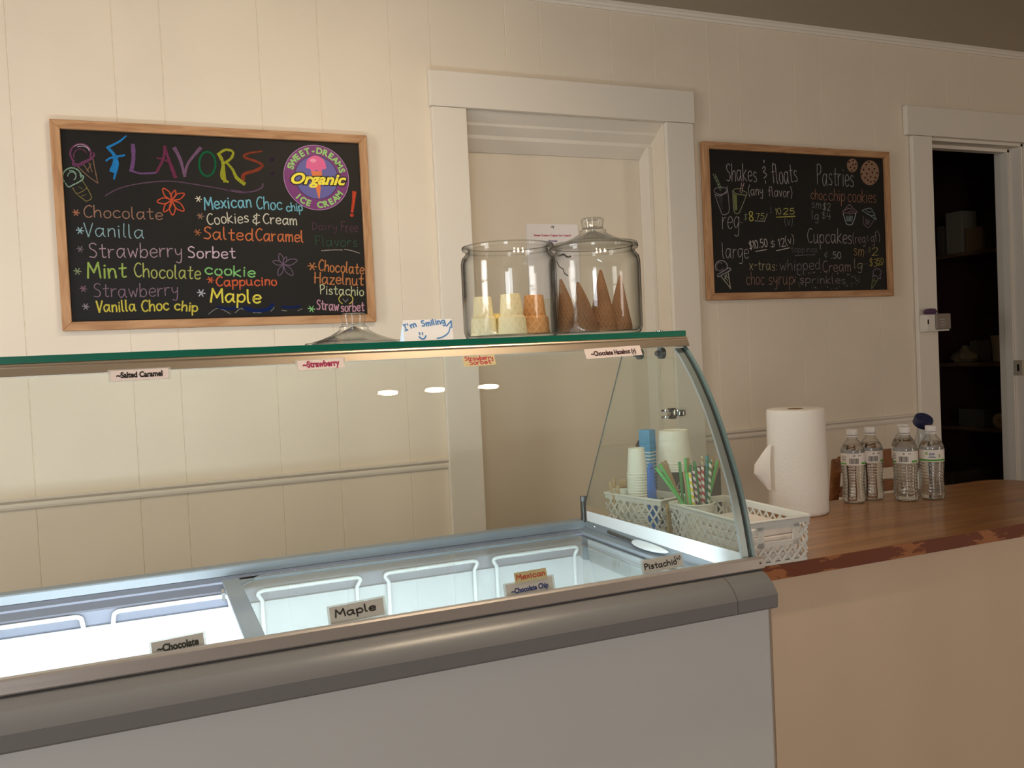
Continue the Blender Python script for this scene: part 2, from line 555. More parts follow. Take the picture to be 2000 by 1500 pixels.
# storeroom behind
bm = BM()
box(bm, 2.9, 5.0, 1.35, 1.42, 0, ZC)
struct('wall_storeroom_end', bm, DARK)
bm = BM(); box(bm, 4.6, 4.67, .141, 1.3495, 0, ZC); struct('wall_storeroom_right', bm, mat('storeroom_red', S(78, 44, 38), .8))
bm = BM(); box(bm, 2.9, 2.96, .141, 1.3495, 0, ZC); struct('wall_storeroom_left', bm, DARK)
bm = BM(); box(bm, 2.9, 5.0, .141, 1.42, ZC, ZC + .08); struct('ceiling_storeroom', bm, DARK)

# ------------------------------------------------------------------ ceiling light with three warm bulbs (seen mirrored in the sneeze glass)
t = thing('ceiling_light', 'three bulb ceiling light seen mirrored in the curved sneeze glass', 'ceiling light', (.88, -1.79, ZC - .001))
bm = BM(); box(bm, .62, 1.14, -1.83, -1.75, ZC - .03, ZC - .001, .004); obj('base', bm, mat('brushed_nickel', S(170, 165, 158), .3, 1), t)
for bx in (.71, .865, 1.05):
    bm = BM(); lathe(bm, [(0, 0), (.03, 0), (.034, -.05), (.03, -.05), (.026, -.006), (0, -.006)], bx, -1.79, ZC - .03, 20)
    c = obj('lamp_shade', bm, MATS['brushed_nickel'], t, True)
    bm = BM(); lathe(bm, [(0, -.066), (.016, -.062), (.026, -.05), (.027, -.038), (.018, -.012), (0, -.012)], bx, -1.79, ZC - .03, 20)
    obj('bulb', bm, mat('bulb_glow', S(255, 225, 180), .4, emit=(1, .72, .42, 1), estr=120), c, True)
    sl = light('bulb_light', 'SPOT', (bx, -1.79, ZC - .115), 13, (1, .80, .57), aim=(bx - .75, -.35, 1.1), radius=.025)
    sl.data.spot_size = math.radians(125); sl.data.spot_blend = .8

# ------------------------------------------------------------------ storeroom shelves and what stands on them
SHELF = wood('shelf_pine', S(120, 92, 66), S(95, 70, 50), (20, 2, 20), .6)
for z, lab in ((1.717, 'upper wooden shelf in the dark storeroom'), (1.10, 'middle wooden shelf in the dark storeroom'), (.74, 'lower wooden shelf in the dark storeroom')):
    bm = BM(); box(bm, 4.25, 4.6, .18, 1.0, z - .022, z, .002)
    single('storeroom_shelf', bm, SHELF, lab, 'shelf', 'shelves in the storeroom', (4.4, .6, z))
def sbox(px0, px1, X, ztop, zb, colr, name, lab, cat, depth=.12):
    a = on(px0, 500, 0, X); b = on(px1, 500, 0, X)
    bm = BM(); box(bm, X, X + depth, min(a.y, b.y), max(a.y, b.y), zb, ztop, .003)
    single(name, bm, mat('store_' + str(colr), S(*colr), .7), lab, cat, None, (X + depth / 2, (a.y + b.y) / 2, zb))
sbox(1849, 1880, 4.27, 1.717 + .235, 1.7172, (150, 138, 118), 'carton', 'tall pale carton on the upper storeroom shelf', 'carton')
sbox(1886, 1919, 4.27, 1.717 + .13, 1.7172, (130, 105, 70), 'carton', 'tan carton on the upper storeroom shelf right of the pale carton', 'carton')
sbox(1831, 1842, 4.27, 1.717 + .17, 1.7172, (96, 86, 72), 'carton', 'grey carton at the left end of the upper storeroom shelf', 'carton', .08)
sbox(1924, 1952, 4.27, 1.717 + .2, 1.7172, (55, 52, 52), 'carton', 'dark carton near the right end of the upper storeroom shelf', 'carton')
sbox(1888, 1928, 4.46, 1.10 + .12, 1.1002, (120, 108, 88), 'food_box', 'low tan box at the back of the middle storeroom shelf', 'box', .12)
sbox(1862, 1912, 4.27, .74 + .10, .7402, (92, 88, 72), 'plastic_bin', 'greyish bin on the lower storeroom shelf', 'bin', .2)
p = on(1953, 690, 0, 4.4)
bm = BM(); lathe(bm, [(0, 0), (.033, 0), (.045, .145), (.041, .145), (.03, .004), (0, .004)], p.x, p.y, 1.1002, 24)
single('paper_cup', bm, mat('store_cup', S(200, 190, 165), .7), 'large pale paper cup on the middle storeroom shelf by the door jamb', 'cup', None, (p.x, p.y, 1.1), True)
p = on(1885, 695, 0, 4.36)
bm = BM(); lathe(bm, [(0, 0), (.05, 0), (.07, .02), (.06, .05), (.03, .07), (.015, .095), (0, .09)], p.x, p.y, 1.1002, 18, lambda r, z, a: r * (1 + .18 * math.sin(5 * a + z * 60)))
single('plastic_bag', bm, mat('store_bag', S(140, 120, 90), .25, spec=.8), 'shiny crinkled bag on the middle storeroom shelf', 'bag', None, (p.x, p.y, 1.1), True)
p = on(1964, 815, 0, 4.33)
bm = BM(); lathe(bm, [(.012, 0), (.04, 0), (.04, .1), (.012, .1), (.012, 0)], 0, 0, 0, 24)
bmesh.ops.rotate(bm, verts=bm.verts[:], matrix=Matrix.Rotation(-PI / 2, 3, 'Y'))
bmesh.ops.translate(bm, verts=bm.verts[:], vec=(p.x + .05, p.y, .7803))
single('paper_roll', bm, mat('store_roll', S(190, 170, 140), .7), 'paper roll lying on the lower storeroom shelf by the door jamb', 'paper roll', None, (p.x, p.y, .78), True)
bm = BM(); box(bm, 4.05, 4.4, .42, .62, 0.0, .42, .01); box(bm, 4.06, 4.39, .43, .61, .42, .46, .006)
single('storage_tote', bm, mat('store_tote', S(105, 100, 80), .6), 'grey tote on the storeroom floor beneath the shelves', 'tote', None, (4.2, .5, 0))
bm = BM(); box(bm, 4.1, 4.45, .7, .98, 0, .5, .01)
single('carton', bm, mat('store_floorbox', S(90, 78, 60), .7), 'brown carton on the storeroom floor behind the grey tote', 'carton', None, (4.27, .84, 0))

# strike plate on the door jamb
bm = BM()
a = on(1972, 718, 0, 3.7875)
box(bm, 3.774, 3.7876, .012, .058, a.z - .035, a.z + .035, .002)
t = thing('strike_plate', 'metal strike plate on the right storeroom door jamb', 'strike plate', (3.787, .035, a.z))
obj('plate', bm, mat('painted_plate', S(170, 160, 140), .5), t)
bm = BM(); box(bm, 3.7735, 3.776, .028, .04, a.z - .016, a.z + .016); obj('latch_hole', bm, mat('hole_black', S(20, 15, 10), .9), t)

# small box on the door casing with a grey cover and a purple cap
t = thing('wall_sensor', 'small white box with grey cover and purple knob on the door casing', 'wall box', (3.15, -.02, 1.318))
bm = BM(); box(bm, 3.105, 3.158, -.06, -.0202, 1.285, 1.352, .003); box(bm, 3.1, 3.235, -.06, -.0202, 1.279, 1.286, .002)
obj('body', bm, mat('sensor_white', S(225, 220, 210), .4), t)
bm = BM(); box(bm, 3.152, 3.236, -.068, -.022, 1.2865, 1.354, .004); obj('cover', bm, mat('sensor_cover', S(128, 116, 106), .25, spec=.6), t)
bm = BM()
for i in range(3): box(bm, 3.17, 3.2, -.0695, -.0675, 1.302 + .012 * i, 1.307 + .012 * i)
obj('vent', bm, mat('sensor_vent', S(160, 150, 140), .5), t)
bm = BM(); box(bm, 3.108, 3.114, -.0615, -.0595, 1.31, 1.33); obj('button', bm, mat('hole_black', S(20, 15, 10), .9), t)
bm = BM(); lathe(bm, [(0, 0), (.02, .001), (.0285, .012), (.02, .024), (0, .026)], 3.142, -.045, 1.3522, 24); obj('knob', bm, mat('purple_plastic', S(92, 62, 92), .4), t, True)

# printed notice on the niche panel
t = thing('paper_notice', 'printed white price notice pinned to the niche panel behind the jars', 'notice', (1.45, .158, 1.6))
tl = on(1027, 437, 1, .158); tr = on(1135, 437, 1, .158)
nx0, nx1, nz1 = tl.x, tl.x + .216, tl.z; nz0 = nz1 - .279
bm = BM(); box(bm, nx0, nx1, .1572, .1586, nz0, nz1); obj('paper', bm, mat('notice_paper', S(240, 234, 232), .8), t)
N_ = Vector((0, -1, 0)); U_ = Vector((1, 0, 0)); V_ = Vector((0, 0, 1))
xm = (nx0 + nx1) / 2
bm = BM(); stamp(bm, glyphs('Sweet Dreams Organic Ice Cream!!', 1, .03), Vector((xm, .1572, nz1 - .046)), U_, V_, .0005, N_, fit=.155)
obj('heading', bm, mat('ink_pink', S(190, 40, 90), .7), t)
bm = BM(); stamp(bm, glyphs('Brownies', 1, .03), Vector((xm, .1572, nz1 - .066)), U_, V_, .0005, N_, fit=.036)
box(bm, xm - .018, xm + .018, .1566, .1569, nz1 - .0685, nz1 - .0675); obj('lettering', bm, mat('ink_violet', S(70, 50, 120), .7), t)
bm = BM(); stamp(bm, glyphs('Mini - $3.95', 1, .035), Vector((xm, .1572, nz1 - .086)), U_, V_, .0005, N_, fit=.055); obj('lettering', bm, mat('ink_black', S(25, 22, 24), .6), t)
bm = BM()
ribbon(bm, [Vector((nx0 + .03, .1572, nz1 - .14)) + Vector((a, 0, b)) for a, b in smooth_path([(.09, 0), (.1, -.02), (.115, -.03), (.12, -.045), (.135, -.055)], 5)], .004, N_, .0005)
ribbon(bm, [Vector((nx0 + .13, .1572, nz1 - .12)) + Vector((a, 0, b)) for a, b in smooth_path([(0, 0), (.02, .006), (.035, -.004), (.05, -.002)], 5)], .006, N_, .0005)
obj('scribble', bm, MATS['ink_black'], t)
bm = BM(); tube(bm, [(xm - .006, .155, nz1 - .012), (xm + .003, .153, nz1 - .008), (xm + .004, .157, nz1 - .016)], .0014, 6); obj('pin', bm, mat('pin_steel', S(70, 60, 50), .4, 1), t)

# ------------------------------------------------------------------ chalkboards
def chalk(col):
    name = 'chalk_%d_%d_%d' % col
    if name in MATS: return MATS[name]
    m = mat(name, S(*col), .9, spec=.1)
    nt = m.node_tree; b = nt.nodes['Principled BSDF']
    n = nt.nodes.new('ShaderNodeTexNoise'); n.inputs['Scale'].default_value = 420; n.inputs['Detail'].default_value = 3
    tc = nt.nodes.new('ShaderNodeTexCoord'); nt.links.new(tc.outputs['Object'], n.inputs['Vector'])
    r = nt.nodes.new('ShaderNodeValToRGB'); r.color_ramp.elements[0].position = .3; r.color_ramp.elements[1].position = .58
    r.color_ramp.elements[0].color = tuple(.45 * c + .004 for c in S(*col)[:3]) + (1,); r.color_ramp.elements[1].color = S(*col)
    nt.links.new(n.outputs['Fac'], r.inputs[0]); nt.links.new(r.outputs[0], b.inputs['Base Color'])
    return m

YB = -.012   # face of the boards
NB = Vector((0, -1, 0))
REG = {1: (80, 210, .18, .18), 2: (400, 230, .18, .18), 3: (90, 380, .18, .18), 4: (400, 400, .18, .18), 5: (1360, 260, .1, .1), 6: (1550, 280, .1, .1), 7: (1370, 400, .13333, .13333), 8: (1550, 420, .11333, .11333)}
def bp(reg, x, y):
    a, b, c, d = REG[reg]
    return on(a + c * x, b + d * y, 1, YB)

def chalkboard(name_label, x0, x1, z0, z1, fw):
    t = thing('chalkboard', name_label, 'chalkboard', ((x0 + x1) / 2, -.001, z0))
    bm = BM(); box(bm, x0 + fw * .5, x1 - fw * .5, YB, -.001, z0 + fw * .5, z1 - fw * .5); obj('board_panel', bm, BOARD, t)
    def rail_(A, Bp, horizontal):
        bm = BM()
        if horizontal:
            zz0, zz1 = A
            up = zz0 > z0 + .1
            zi, zo = (zz0, zz1) if up else (zz1, zz0)
            poly = [(x0, zo), (x1, zo), (x1 - fw, zi), (x0 + fw, zi)]
        else:
            xx0, xx1 = A
            rt = xx0 > x0 + .1
            xi, xo = (xx0, xx1) if rt else (xx1, xx0)
            poly = [(xo, z0), (xo, z1), (xi, z1 - fw), (xi, z0 + fw)]
        prism(bm, poly, 1, -.024, -.0005)
        bmesh.ops.bevel(bm, geom=bm.edges[:], offset=.0015, segments=1, affect='EDGES')
        obj('frame_rail', bm, OAKH if horizontal else OAK, t)
    rail_((z1 - fw, z1), 0, True); rail_((z0, z0 + fw), 0, True); rail_((x0, x0 + fw), 0, False); rail_((x1 - fw, x1), 0, False)
    return t

def write(t, reg, rows):
    for text, x0, y0, x1, y1, cap, w, col in rows:
        A = bp(reg, x0, y0); B = bp(reg, x1, y1); C_ = bp(reg, x0, y0 - cap)
        bm = BM(); letters(bm, text, A, B, (C_ - A).length, (bp(reg, x0, y0 - w) - A).length * .74, NB)
        obj('chalk_lettering', bm, chalk(col), t)

def draw(t, reg, strokes, col, name='chalk_drawing'):
    if name in ('chalk_line', 'chalk_dot') and len(strokes) > 1:
        for s in strokes: draw(t, reg, [s], col, name)
        return
    bm = BM()
    off = .0003
    for s in strokes:
        pts, w = s[0], s[1]
        taper = s[2] if len(s) > 2 else None
        ws = (bp(reg, 0, w) - bp(reg, 0, 0)).length
        P_ = smooth_path(pts, 6) if len(pts) > 2 else pts
        off += 3e-6
        ribbon(bm, [bp(reg, a, b) for a, b in P_], ws, NB, off, taper)
    return obj(name, bm, chalk(col), t)

def circ(cx, cy, rx, ry, a0=0, a1=360, n=20):
    return [(cx + rx * math.cos(math.radians(a0 + (a1 - a0) * k / n)), cy - ry * math.sin(math.radians(a0 + (a1 - a0) * k / n))) for k in range(n + 1)]

def star(cx, cy, r):
    return [([(cx - r, cy - r * .15), (cx + r, cy + r * .1)], r * .28), ([(cx - r * .55, cy - r * .8), (cx + r * .5, cy + r * .85)], r * .28), ([(cx + r * .55, cy - r * .8), (cx - r * .5, cy + r * .8)], r * .28)]

b1 = chalkboard('large oak framed chalkboard listing the flavors, left of the doorway', -.2075, .7135, 1.392, 1.999, .026)
# heading
draw(b1, 1, [([(920, 312), (840, 375), (720, 435)], 26, (.6, 1)), ([(728, 440), (790, 510), (808, 580), (775, 690)], 40, (.7, 1.4)), ([(808, 560), (822, 640), (795, 765)], 46, (1.2, .4)), ([(710, 578), (760, 545), (905, 518)], 20)], (40, 125, 190))
draw(b1, 1, [([(998, 408), (1003, 560), (980, 685)], 42), ([(975, 682), (1080, 715), (1245, 708)], 20)], (112, 78, 122))
draw(b1, 1, [([(1345, 425), (1325, 560), (1258, 695)], 30), ([(1340, 425), (1392, 580), (1458, 755)], 34, (.8, 1.2)), ([(1262, 548), (1330, 562), (1370, 585)], 18)], (112, 50, 78))
draw(b1, 1, [([(1450, 445), (1510, 560), (1560, 740)], 42, (1, .7)), ([(1558, 740), (1600, 600), (1730, 440)], 36, (.7, 1))], (118, 88, 114))
draw(b1, 1, [(circ(1805, 612, 88, 132, 90, 450), 22)], (22, 100, 62))
draw(b1, 2, [([(150, 392), (195, 490), (215, 690)], 34), ([(200, 490), (180, 640), (250, 695)], 24), ([(145, 395), (225, 348), (305, 370), (285, 440), (215, 490)], 26), ([(240, 490), (300, 560), (345, 650), (425, 715)], 44, (.5, 1))], (160, 162, 48))
draw(b1, 2, [([(612, 365), (480, 385), (425, 425), (560, 475), (625, 520), (560, 570), (430, 610), (415, 670)], 36, (.5, 1.1))], (142, 64, 42))
draw(b1, 1, [([(700, 955), (830, 885), (1000, 838), (1250, 805), (1450, 803), (1700, 838), (2000, 888), (2280, 920), (2480, 890), (2410 - 0, 0 + 835)][:8], 13), ], (98, 74, 92))
draw(b1, 2, [([(200, 775), (380, 808), (530, 798), (620, 755), (628, 715)], 16)], (104, 80, 104))
draw(b1, 2, [(circ(725, 455, 14, 10), 18), (circ(732, 605, 14, 10), 18)], (58, 38, 62), 'chalk_dot')
# ice cream drawings
draw(b1, 1, [(circ(430, 500, 112, 105, -20, 230), 18), ([(345, 600), (400, 618), (470, 585), (530, 560), (575, 525), (570, 495)], 20), ([(345, 580), (352, 630), (420, 632), (480, 600), (560, 555)], 12), (circ(425, 520, 70, 70, 20, 200), 10)], (112, 62, 94))
draw(b1, 1, [(circ(440, 480, 85, 60, 10, 120), 9), (circ(430, 500, 105, 100, 20, 130), 7)], (175, 150, 168))
draw(b1, 1, [([(400, 640), (500, 735), (618, 822)], 9), ([(618, 822), (590, 690), (565, 560)], 9), ([(460, 615), (520, 700)], 8), ([(520, 600), (555, 700)], 8), ([(545, 610), (500, 690)], 7)], (140, 108, 84))
draw(b1, 1, [(circ(335, 750, 100, 95, -5, 215), 14), ([(265, 820), (300, 862), (350, 838), (400, 815), (450, 780), (460, 745), (425, 735)], 13), (circ(335, 745, 45, 45, -60, 180), 10), ([(310, 685), (350, 690), (380, 720)], 12)], (132, 162, 138))
draw(b1, 1, [([(345, 870), (385, 935), (490, 1018)], 9), ([(490, 1018), (548, 980), (500, 870)], 9), ([(500, 870), (450, 795)], 8), ([(385, 935), (440, 915), (500, 872)], 8), ([(410, 860), (450, 880)], 6), ([(440, 960), (490, 945)], 6)], (128, 116, 68))
# flowers
def petals(cx, cy, tips, w):
    out = []
    for tx, ty in tips:
        dx, dy = tx - cx, ty - cy; L_ = math.hypot(dx, dy); nx, ny = -dy / L_, dx / L_; k = L_ * .2
        out.append(([(cx, cy), (cx + dx * .5 + nx * k, cy + dy * .5 + ny * k), (cx + dx * .9 + nx * k * .5, cy + dy * .9 + ny * k * .5), (tx, ty), (cx + dx * .9 - nx * k * .5, cy + dy * .9 - ny * k * .5), (cx + dx * .5 - nx * k, cy + dy * .5 - ny * k), (cx, cy)], w))
    return out
draw(b1, 1, petals(1420, 1005, [(1325, 880), (1455, 900), (1555, 935), (1550, 1120), (1430, 1165), (1335, 1130), (1262, 1020)], 13), (200, 86, 56))
draw(b1, 4, petals(850, 648, [(810, 530), (885, 565), (1000, 600), (955, 765), (800, 768), (738, 615)], 9), (118, 98, 120))
# flavors
write(b1, 1, [('Chocolate', 465, 1190, 1315, 1215, 130, 15, (158, 120, 98))])
write(b1, 3, [('Vanilla', 412, 455, 1060, 472, 150, 15, (140, 172, 176)), ('Strawberry', 472, 682, 1475, 680, 160, 15, (168, 142, 150)), ('Sorbet', 1545, 690, 2052, 690, 120, 17, (212, 186, 196)),
               ('Mint', 455, 905, 868, 898, 165, 25, (152, 178, 88)), ('Chocolate', 962, 895, 1672, 915, 150, 18, (170, 176, 98)),
               ('Strawberry', 520, 1118, 1432, 1095, 150, 13, (138, 112, 130)), ('Vanilla', 548, 1275, 972, 1262, 120, 21, (204, 190, 78)), ('Choc', 1040, 1265, 1332, 1255, 120, 21, (204, 190, 78)), ('chip', 1395, 1252, 1642, 1270, 105, 21, (204, 190, 78))])
write(b1, 4, [('cookie', 5, 752, 540, 785, 112, 21, (134, 196, 118)), ('Cappucino', 125, 882, 780, 872, 100, 20, (206, 98, 62)), ('Maple', 65, 1055, 602, 1065, 145, 25, (228, 214, 84)),
               ('Cookies', 30, 212, 475, 192, 118, 15, (212, 206, 186)), ('&', 520, 215, 598, 215, 110, 15, (212, 206, 186)), ('Cream', 635, 205, 998, 215, 108, 16, (212, 206, 186)),
               ('Salted', -10, 372, 525, 390, 132, 19, (206, 116, 72)), ('Caramel', 555, 385, 1068, 402, 128, 19, (206, 116, 72)),
               ('Dairy', 1170, 268, 1432, 275, 80, 8, (98, 66, 88)), ('Free', 1480, 285, 1662, 300, 110, 8, (110, 72, 92)), ('Flavors', 1205, 445, 1655, 452, 105, 9, (54, 96, 66)),
               ('Chocolate', 1235, 715, 1722, 752, 118, 18, (192, 124, 76)), ('Hazelnut', 1195, 848, 1718, 875, 118, 18, (192, 124, 76)), ('Pistachio', 1255, 972, 1722, 985, 100, 15, (196, 200, 158)),
               ('v', 1500, 1055, 1555, 1055, 60, 9, (150, 140, 150)), ('(', 1455, 1060, 1490, 1060, 75, 13, (216, 204, 92)), (')', 1570, 1060, 1605, 1060, 75, 13, (216, 204, 92)),
               ('Straw', 1215, 1140, 1452, 1145, 105, 17, (198, 150, 164)), ('sorbet', 1480, 1160, 1728, 1155, 100, 17, (198, 150, 164))])
write(b1, 2, [('Mexican', 0, 995, 505, 965, 130, 20, (122, 188, 204)), ('Choc', 565, 990, 838, 1000, 130, 18, (122, 188, 204)), ('chip', 890, 1018, 1062, 1005, 90, 17, (122, 188, 204))])
draw(b1, 1, star(380, 1140, 38), (168, 110, 84), 'chalk_bullet'); draw(b1, 3, star(368, 390, 40), (150, 185, 190), 'chalk_bullet')
draw(b1, 3, star(370, 592, 36), (120, 108, 112), 'chalk_bullet'); draw(b1, 3, star(340, 832, 38), (140, 152, 116), 'chalk_bullet'); draw(b1, 3, star(405, 1022, 36), (132, 100, 112), 'chalk_bullet')
draw(b1, 3, star(430, 1215, 36), (150, 140, 150), 'chalk_bullet'); draw(b1, 3, star(1682, 1068, 42), (186, 188, 196), 'chalk_bullet'); draw(b1, 4, star(60, 815, 36), (206, 98, 62), 'chalk_bullet')
draw(b1, 1, star(1708, 992, 34), (222, 214, 190), 'chalk_bullet'); draw(b1, 1, star(1728, 1178, 36), (156, 120, 98), 'chalk_bullet'); draw(b1, 1, star(1700, 1355, 36), (176, 108, 66), 'chalk_bullet')
draw(b1, 4, star(1165, 668, 45), (192, 124, 76), 'chalk_bullet'); draw(b1, 4, star(1157, 1130, 38), (140, 206, 130), 'chalk_bullet')
draw(b1, 2, [([(1622, 812), (1612, 920), (1598, 1015)], 44, (1, .6)), (circ(1596, 1058, 12, 10), 16)], (206, 78, 52), 'chalk_lettering')
draw(b1, 4, [([(1265, 500), (1380, 490), (1492, 490)], 8), ([(1515, 482), (1600, 500), (1680, 525)], 8)], (168, 160, 150), 'chalk_line')
draw(b1, 4, [([(40, 1185), (130, 1125), (200, 1140), (280, 1185)], 8), ([(330, 1170), (390, 1125), (420, 1140)], 8), ([(525, 1170), (610, 1172)], 8), ([(715, 1155), (750, 1120), (740, 1095)], 8), ([(835, 1145), (890, 1152)], 8), ([(1010, 1150), (1055, 1128)], 8)], (132, 132, 128), 'chalk_line')
draw(b1, 4, [([(140, 1110), (260, 1130), (370, 1110)], 26), ([(430, 1120), (560, 1150), (690, 1130), (735, 1085)], 40), ([(840, 1105), (940, 1115), (1030, 1100)], 24)], (22, 38, 88), 'chalk_line')

# round logo sticker
UO = Vector((1, 0, 0)); VO = Vector((0, 0, 1))
O = bp(2, 1213, 650)
RL = ((bp(2, 1565, 650) - bp(2, 862, 650)).length + (bp(2, 1213, 1005) - bp(2, 1213, 295)).length) / 4
def flat(name, col, build, off, parent, rough=.4):
    bm = BM(); build(bm, off)
    return obj(name, bm, mat('sticker_%s' % col, S(*tuple(int(c) for c in col.split('_'))), rough, spec=.3), parent)
lg = flat('logo_sticker', '118_44_112', lambda bm, o: disc(bm, O, UO, VO, NB, RL, o, 64), .0009, b1)
flat('sticker_rim', '190_150_190', lambda bm, o: disc(bm, O, UO, VO, NB, RL, o, 64, RL * .985), .0010, lg)
flat('sticker_field', '96_92_158', lambda bm, o: disc(bm, O, UO, VO, NB, RL * .66, o, 48), .0012, lg)
flat('sticker_ring', '40_24_70', lambda bm, o: disc(bm, O, UO, VO, NB, RL * .67, o, 48, RL * .65), .0013, lg)
def poly(bm, pts, o):
    bm.faces.new([bm.verts.new(O + UO * a * RL + VO * b * RL + NB * o) for a, b in pts])
cone_p = [(-.17, .2), (.17, .2), (.17, .1), (.06, -.62), (.04, -.66), (.02, -.62), (-.14, .1)]
flat('cone_picture', '226_120_66', lambda bm, o: poly(bm, cone_p, o), .0014, lg)
scoop_p = [(.3 * math.cos(a) * (1.12 if math.sin(a) < -.2 else 1), .38 + (.29 if math.sin(a) > 0 else .18 + .04 * math.sin(9 * a)) * math.sin(a)) for a in [2 * PI * k / 40 for k in range(40)]]
flat('scoop_picture', '226_96_148', lambda bm, o: poly(bm, scoop_p, o), .0015, lg)
flat('scoop_highlight', '240_150_180', lambda bm, o: poly(bm, [(-.08 + .1 * math.cos(a), .52 + .06 * math.sin(a)) for a in [2 * PI * k / 16 for k in range(16)]], o), .0016, lg)
def arc_text(bm, text, r, a_mid, a_span, size, top, o):
    n = len(text)
    for i, ch in enumerate(text):
        if ch == ' ': continue
        a = a_mid + a_span * (.5 - i / (n - 1)) * (1 if top else -1)
        th = a - PI / 2 if top else a + PI / 2
        u = UO * math.cos(th) + VO * math.sin(th); v = -UO * math.sin(th) + VO * math.cos(th)
        rr = r if top else r + size * .7
        c = O + (UO * math.cos(a) + VO * math.sin(a)) * rr * RL
        stamp(bm, glyphs(ch, 1, .045), c, u * size * RL, v * size * RL, o, NB)
def ring_text(bm, o):
    arc_text(bm, 'SWEET-DREAMS', .74, math.radians(88), math.radians(142), .26, True, o)
def ring_text_low(bm, o):
    arc_text(bm, 'ICE CREAM', .74, math.radians(-86), math.radians(98), .26, False, o)
flat('sticker_lettering', '150_196_112', ring_text, .0016, lg); flat('sticker_lettering', '150_196_112', ring_text_low, .0016, lg)
def org_text(bm, bold, o, dz=0):
    stamp(bm, glyphs('Organic', 1, bold, .35), O + VO * RL * (-.2), UO * RL * .52, VO * RL * .46, o, NB)
flat('sticker_word_outline', '28_22_30', lambda bm, o: org_text(bm, .11, o), .0018, lg)
flat('sticker_word', '244_226_66', lambda bm, o: org_text(bm, .035, o), .0021, lg)

b2 = chalkboard('smaller looking oak framed chalkboard listing shakes, floats and pastries, right of the doorway', 2.0215, 2.9625, 1.437, 2.045, .027)
G1 = (186, 178, 176); G2 = (150, 140, 142)
write(b2, 5, [('Shakes', 590, 935, 1178, 950, 345, 16, G1), ('floats', 1490, 985, 1975, 965, 385, 17, G1), ('(any', 1020, 1215, 1300, 1215, 190, 15, G1), ('flavor)', 1410, 1235, 1870, 1245, 190, 15, G1)])
draw(b2, 5, [([(1290, 690), (1330, 650), (1345, 710), (1310, 755), (1365, 800), (1360, 840), (1320, 880)], 15), ([(1320, 530), (1322, 570)], 18), ([(1350, 935), (1352, 980)], 18)], G1, 'chalk_lettering')
write(b2, 7, [('reg', 305, 345, 548, 362, 300, 11, G1), ('-', 560, 290, 605, 290, 60, 8, (150, 120, 110)), ('$', 620, 215, 662, 225, 95, 9, (140, 150, 120)), ('8', 700, 235, 756, 235, 135, 17, (208, 200, 96)), ('75', 800, 210, 915, 210, 85, 12, (190, 190, 120)),
               ('$', 1000, 128, 1032, 130, 95, 8, (96, 100, 96)), ('10', 1085, 145, 1168, 138, 90, 11, (196, 190, 128)), ('25', 1200, 142, 1362, 138, 85, 13, (200, 192, 110)), ('(v)', 1220, 295, 1332, 300, 130, 9, (128, 134, 134)),
               ('large', 312, 788, 690, 788, 230, 11, G1), ('$10.50', 705, 655, 968, 608, 118, 13, (214, 206, 200)), ('$', 1012, 628, 1075, 622, 100, 11, (190, 184, 180)), ('12', 1135, 620, 1232, 600, 118, 12, (214, 206, 200)), ('(v)', 1240, 588, 1360, 560, 120, 11, (200, 190, 184)),
               ('toppings', 1312, 698, 1698, 694, 95, 8, (104, 116, 120)), ('x-tras:', 705, 945, 1105, 965, 150, 10, (192, 184, 140)), ('whipped', 1150, 965, 1745, 945, 160, 10, (150, 142, 148)), ('choc', 660, 1168, 920, 1172, 185, 11, (160, 126, 110)), ('syrup', 985, 1168, 1345, 1168, 185, 11, (160, 126, 110))])
draw(b2, 7, [([(785, 235), (920, 240)], 9), ([(965, 130), (920, 248)], 8), ([(795, 684), (955, 655)], 13), ([(1100, 672), (1290, 630)], 13)], (196, 188, 178), 'chalk_line')
draw(b2, 7, [([(1095, 182), (1370, 168)], 14)], (190, 188, 90), 'chalk_line')
write(b2, 6, [('Pastries', 462, 805, 1170, 855, 385, 17, (168, 166, 166)), ('choc', 335, 1090, 640, 1112, 200, 15, (170, 124, 98)), ('chip', 690, 1115, 1000, 1135, 235, 15, (170, 124, 98)), ('cookies', 1060, 1128, 1605, 1172, 250, 15, (170, 124, 98)),
               ('sm', 350, 1255, 525, 1282, 170, 12, (134, 140, 140)), ('$2', 565, 1300, 715, 1315, 140, 13, (158, 162, 160)), ('lg', 360, 1482, 480, 1492, 170, 12, (158, 156, 156)), ('$4', 545, 1470, 718, 1495, 130, 12, (150, 148, 148))])
write(b2, 8, [('Cupcakes', 240, 480, 1000, 490, 250, 15, (178, 168, 166)), ('(reg', 1025, 485, 1235, 485, 165, 10, (160, 148, 146)), ('&', 1265, 450, 1305, 445, 95, 8, (120, 110, 108)), ('gf)', 1340, 470, 1490, 445, 165, 11, (158, 146, 142)),
               ('¢', 530, 735, 580, 735, 130, 10, (130, 140, 132)), ('.50', 645, 748, 815, 745, 112, 13, (170, 188, 180)), ('sm', 1035, 690, 1205, 712, 200, 13, (180, 148, 96)), ('-', 1215, 690, 1275, 690, 110, 8, (110, 112, 100)), ('$', 1285, 640, 1330, 640, 85, 9, (128, 118, 70)), ('2', 1350, 702, 1455, 695, 130, 13, (186, 170, 106)),
               ('lg', 1045, 915, 1178, 930, 170, 12, (176, 164, 140)), ('-', 1220, 900, 1270, 895, 110, 8, (120, 110, 104)), ('$3', 1305, 880, 1430, 892, 135, 13, (184, 168, 90)), ('50', 1440, 845, 1550, 835, 95, 11, (196, 178, 92)),
               ('Cream', 505, 972, 985, 975, 190, 13, (164, 142, 138)), ('sprinkles', 110, 1175, 890, 1185, 140, 13, (150, 140, 136))])
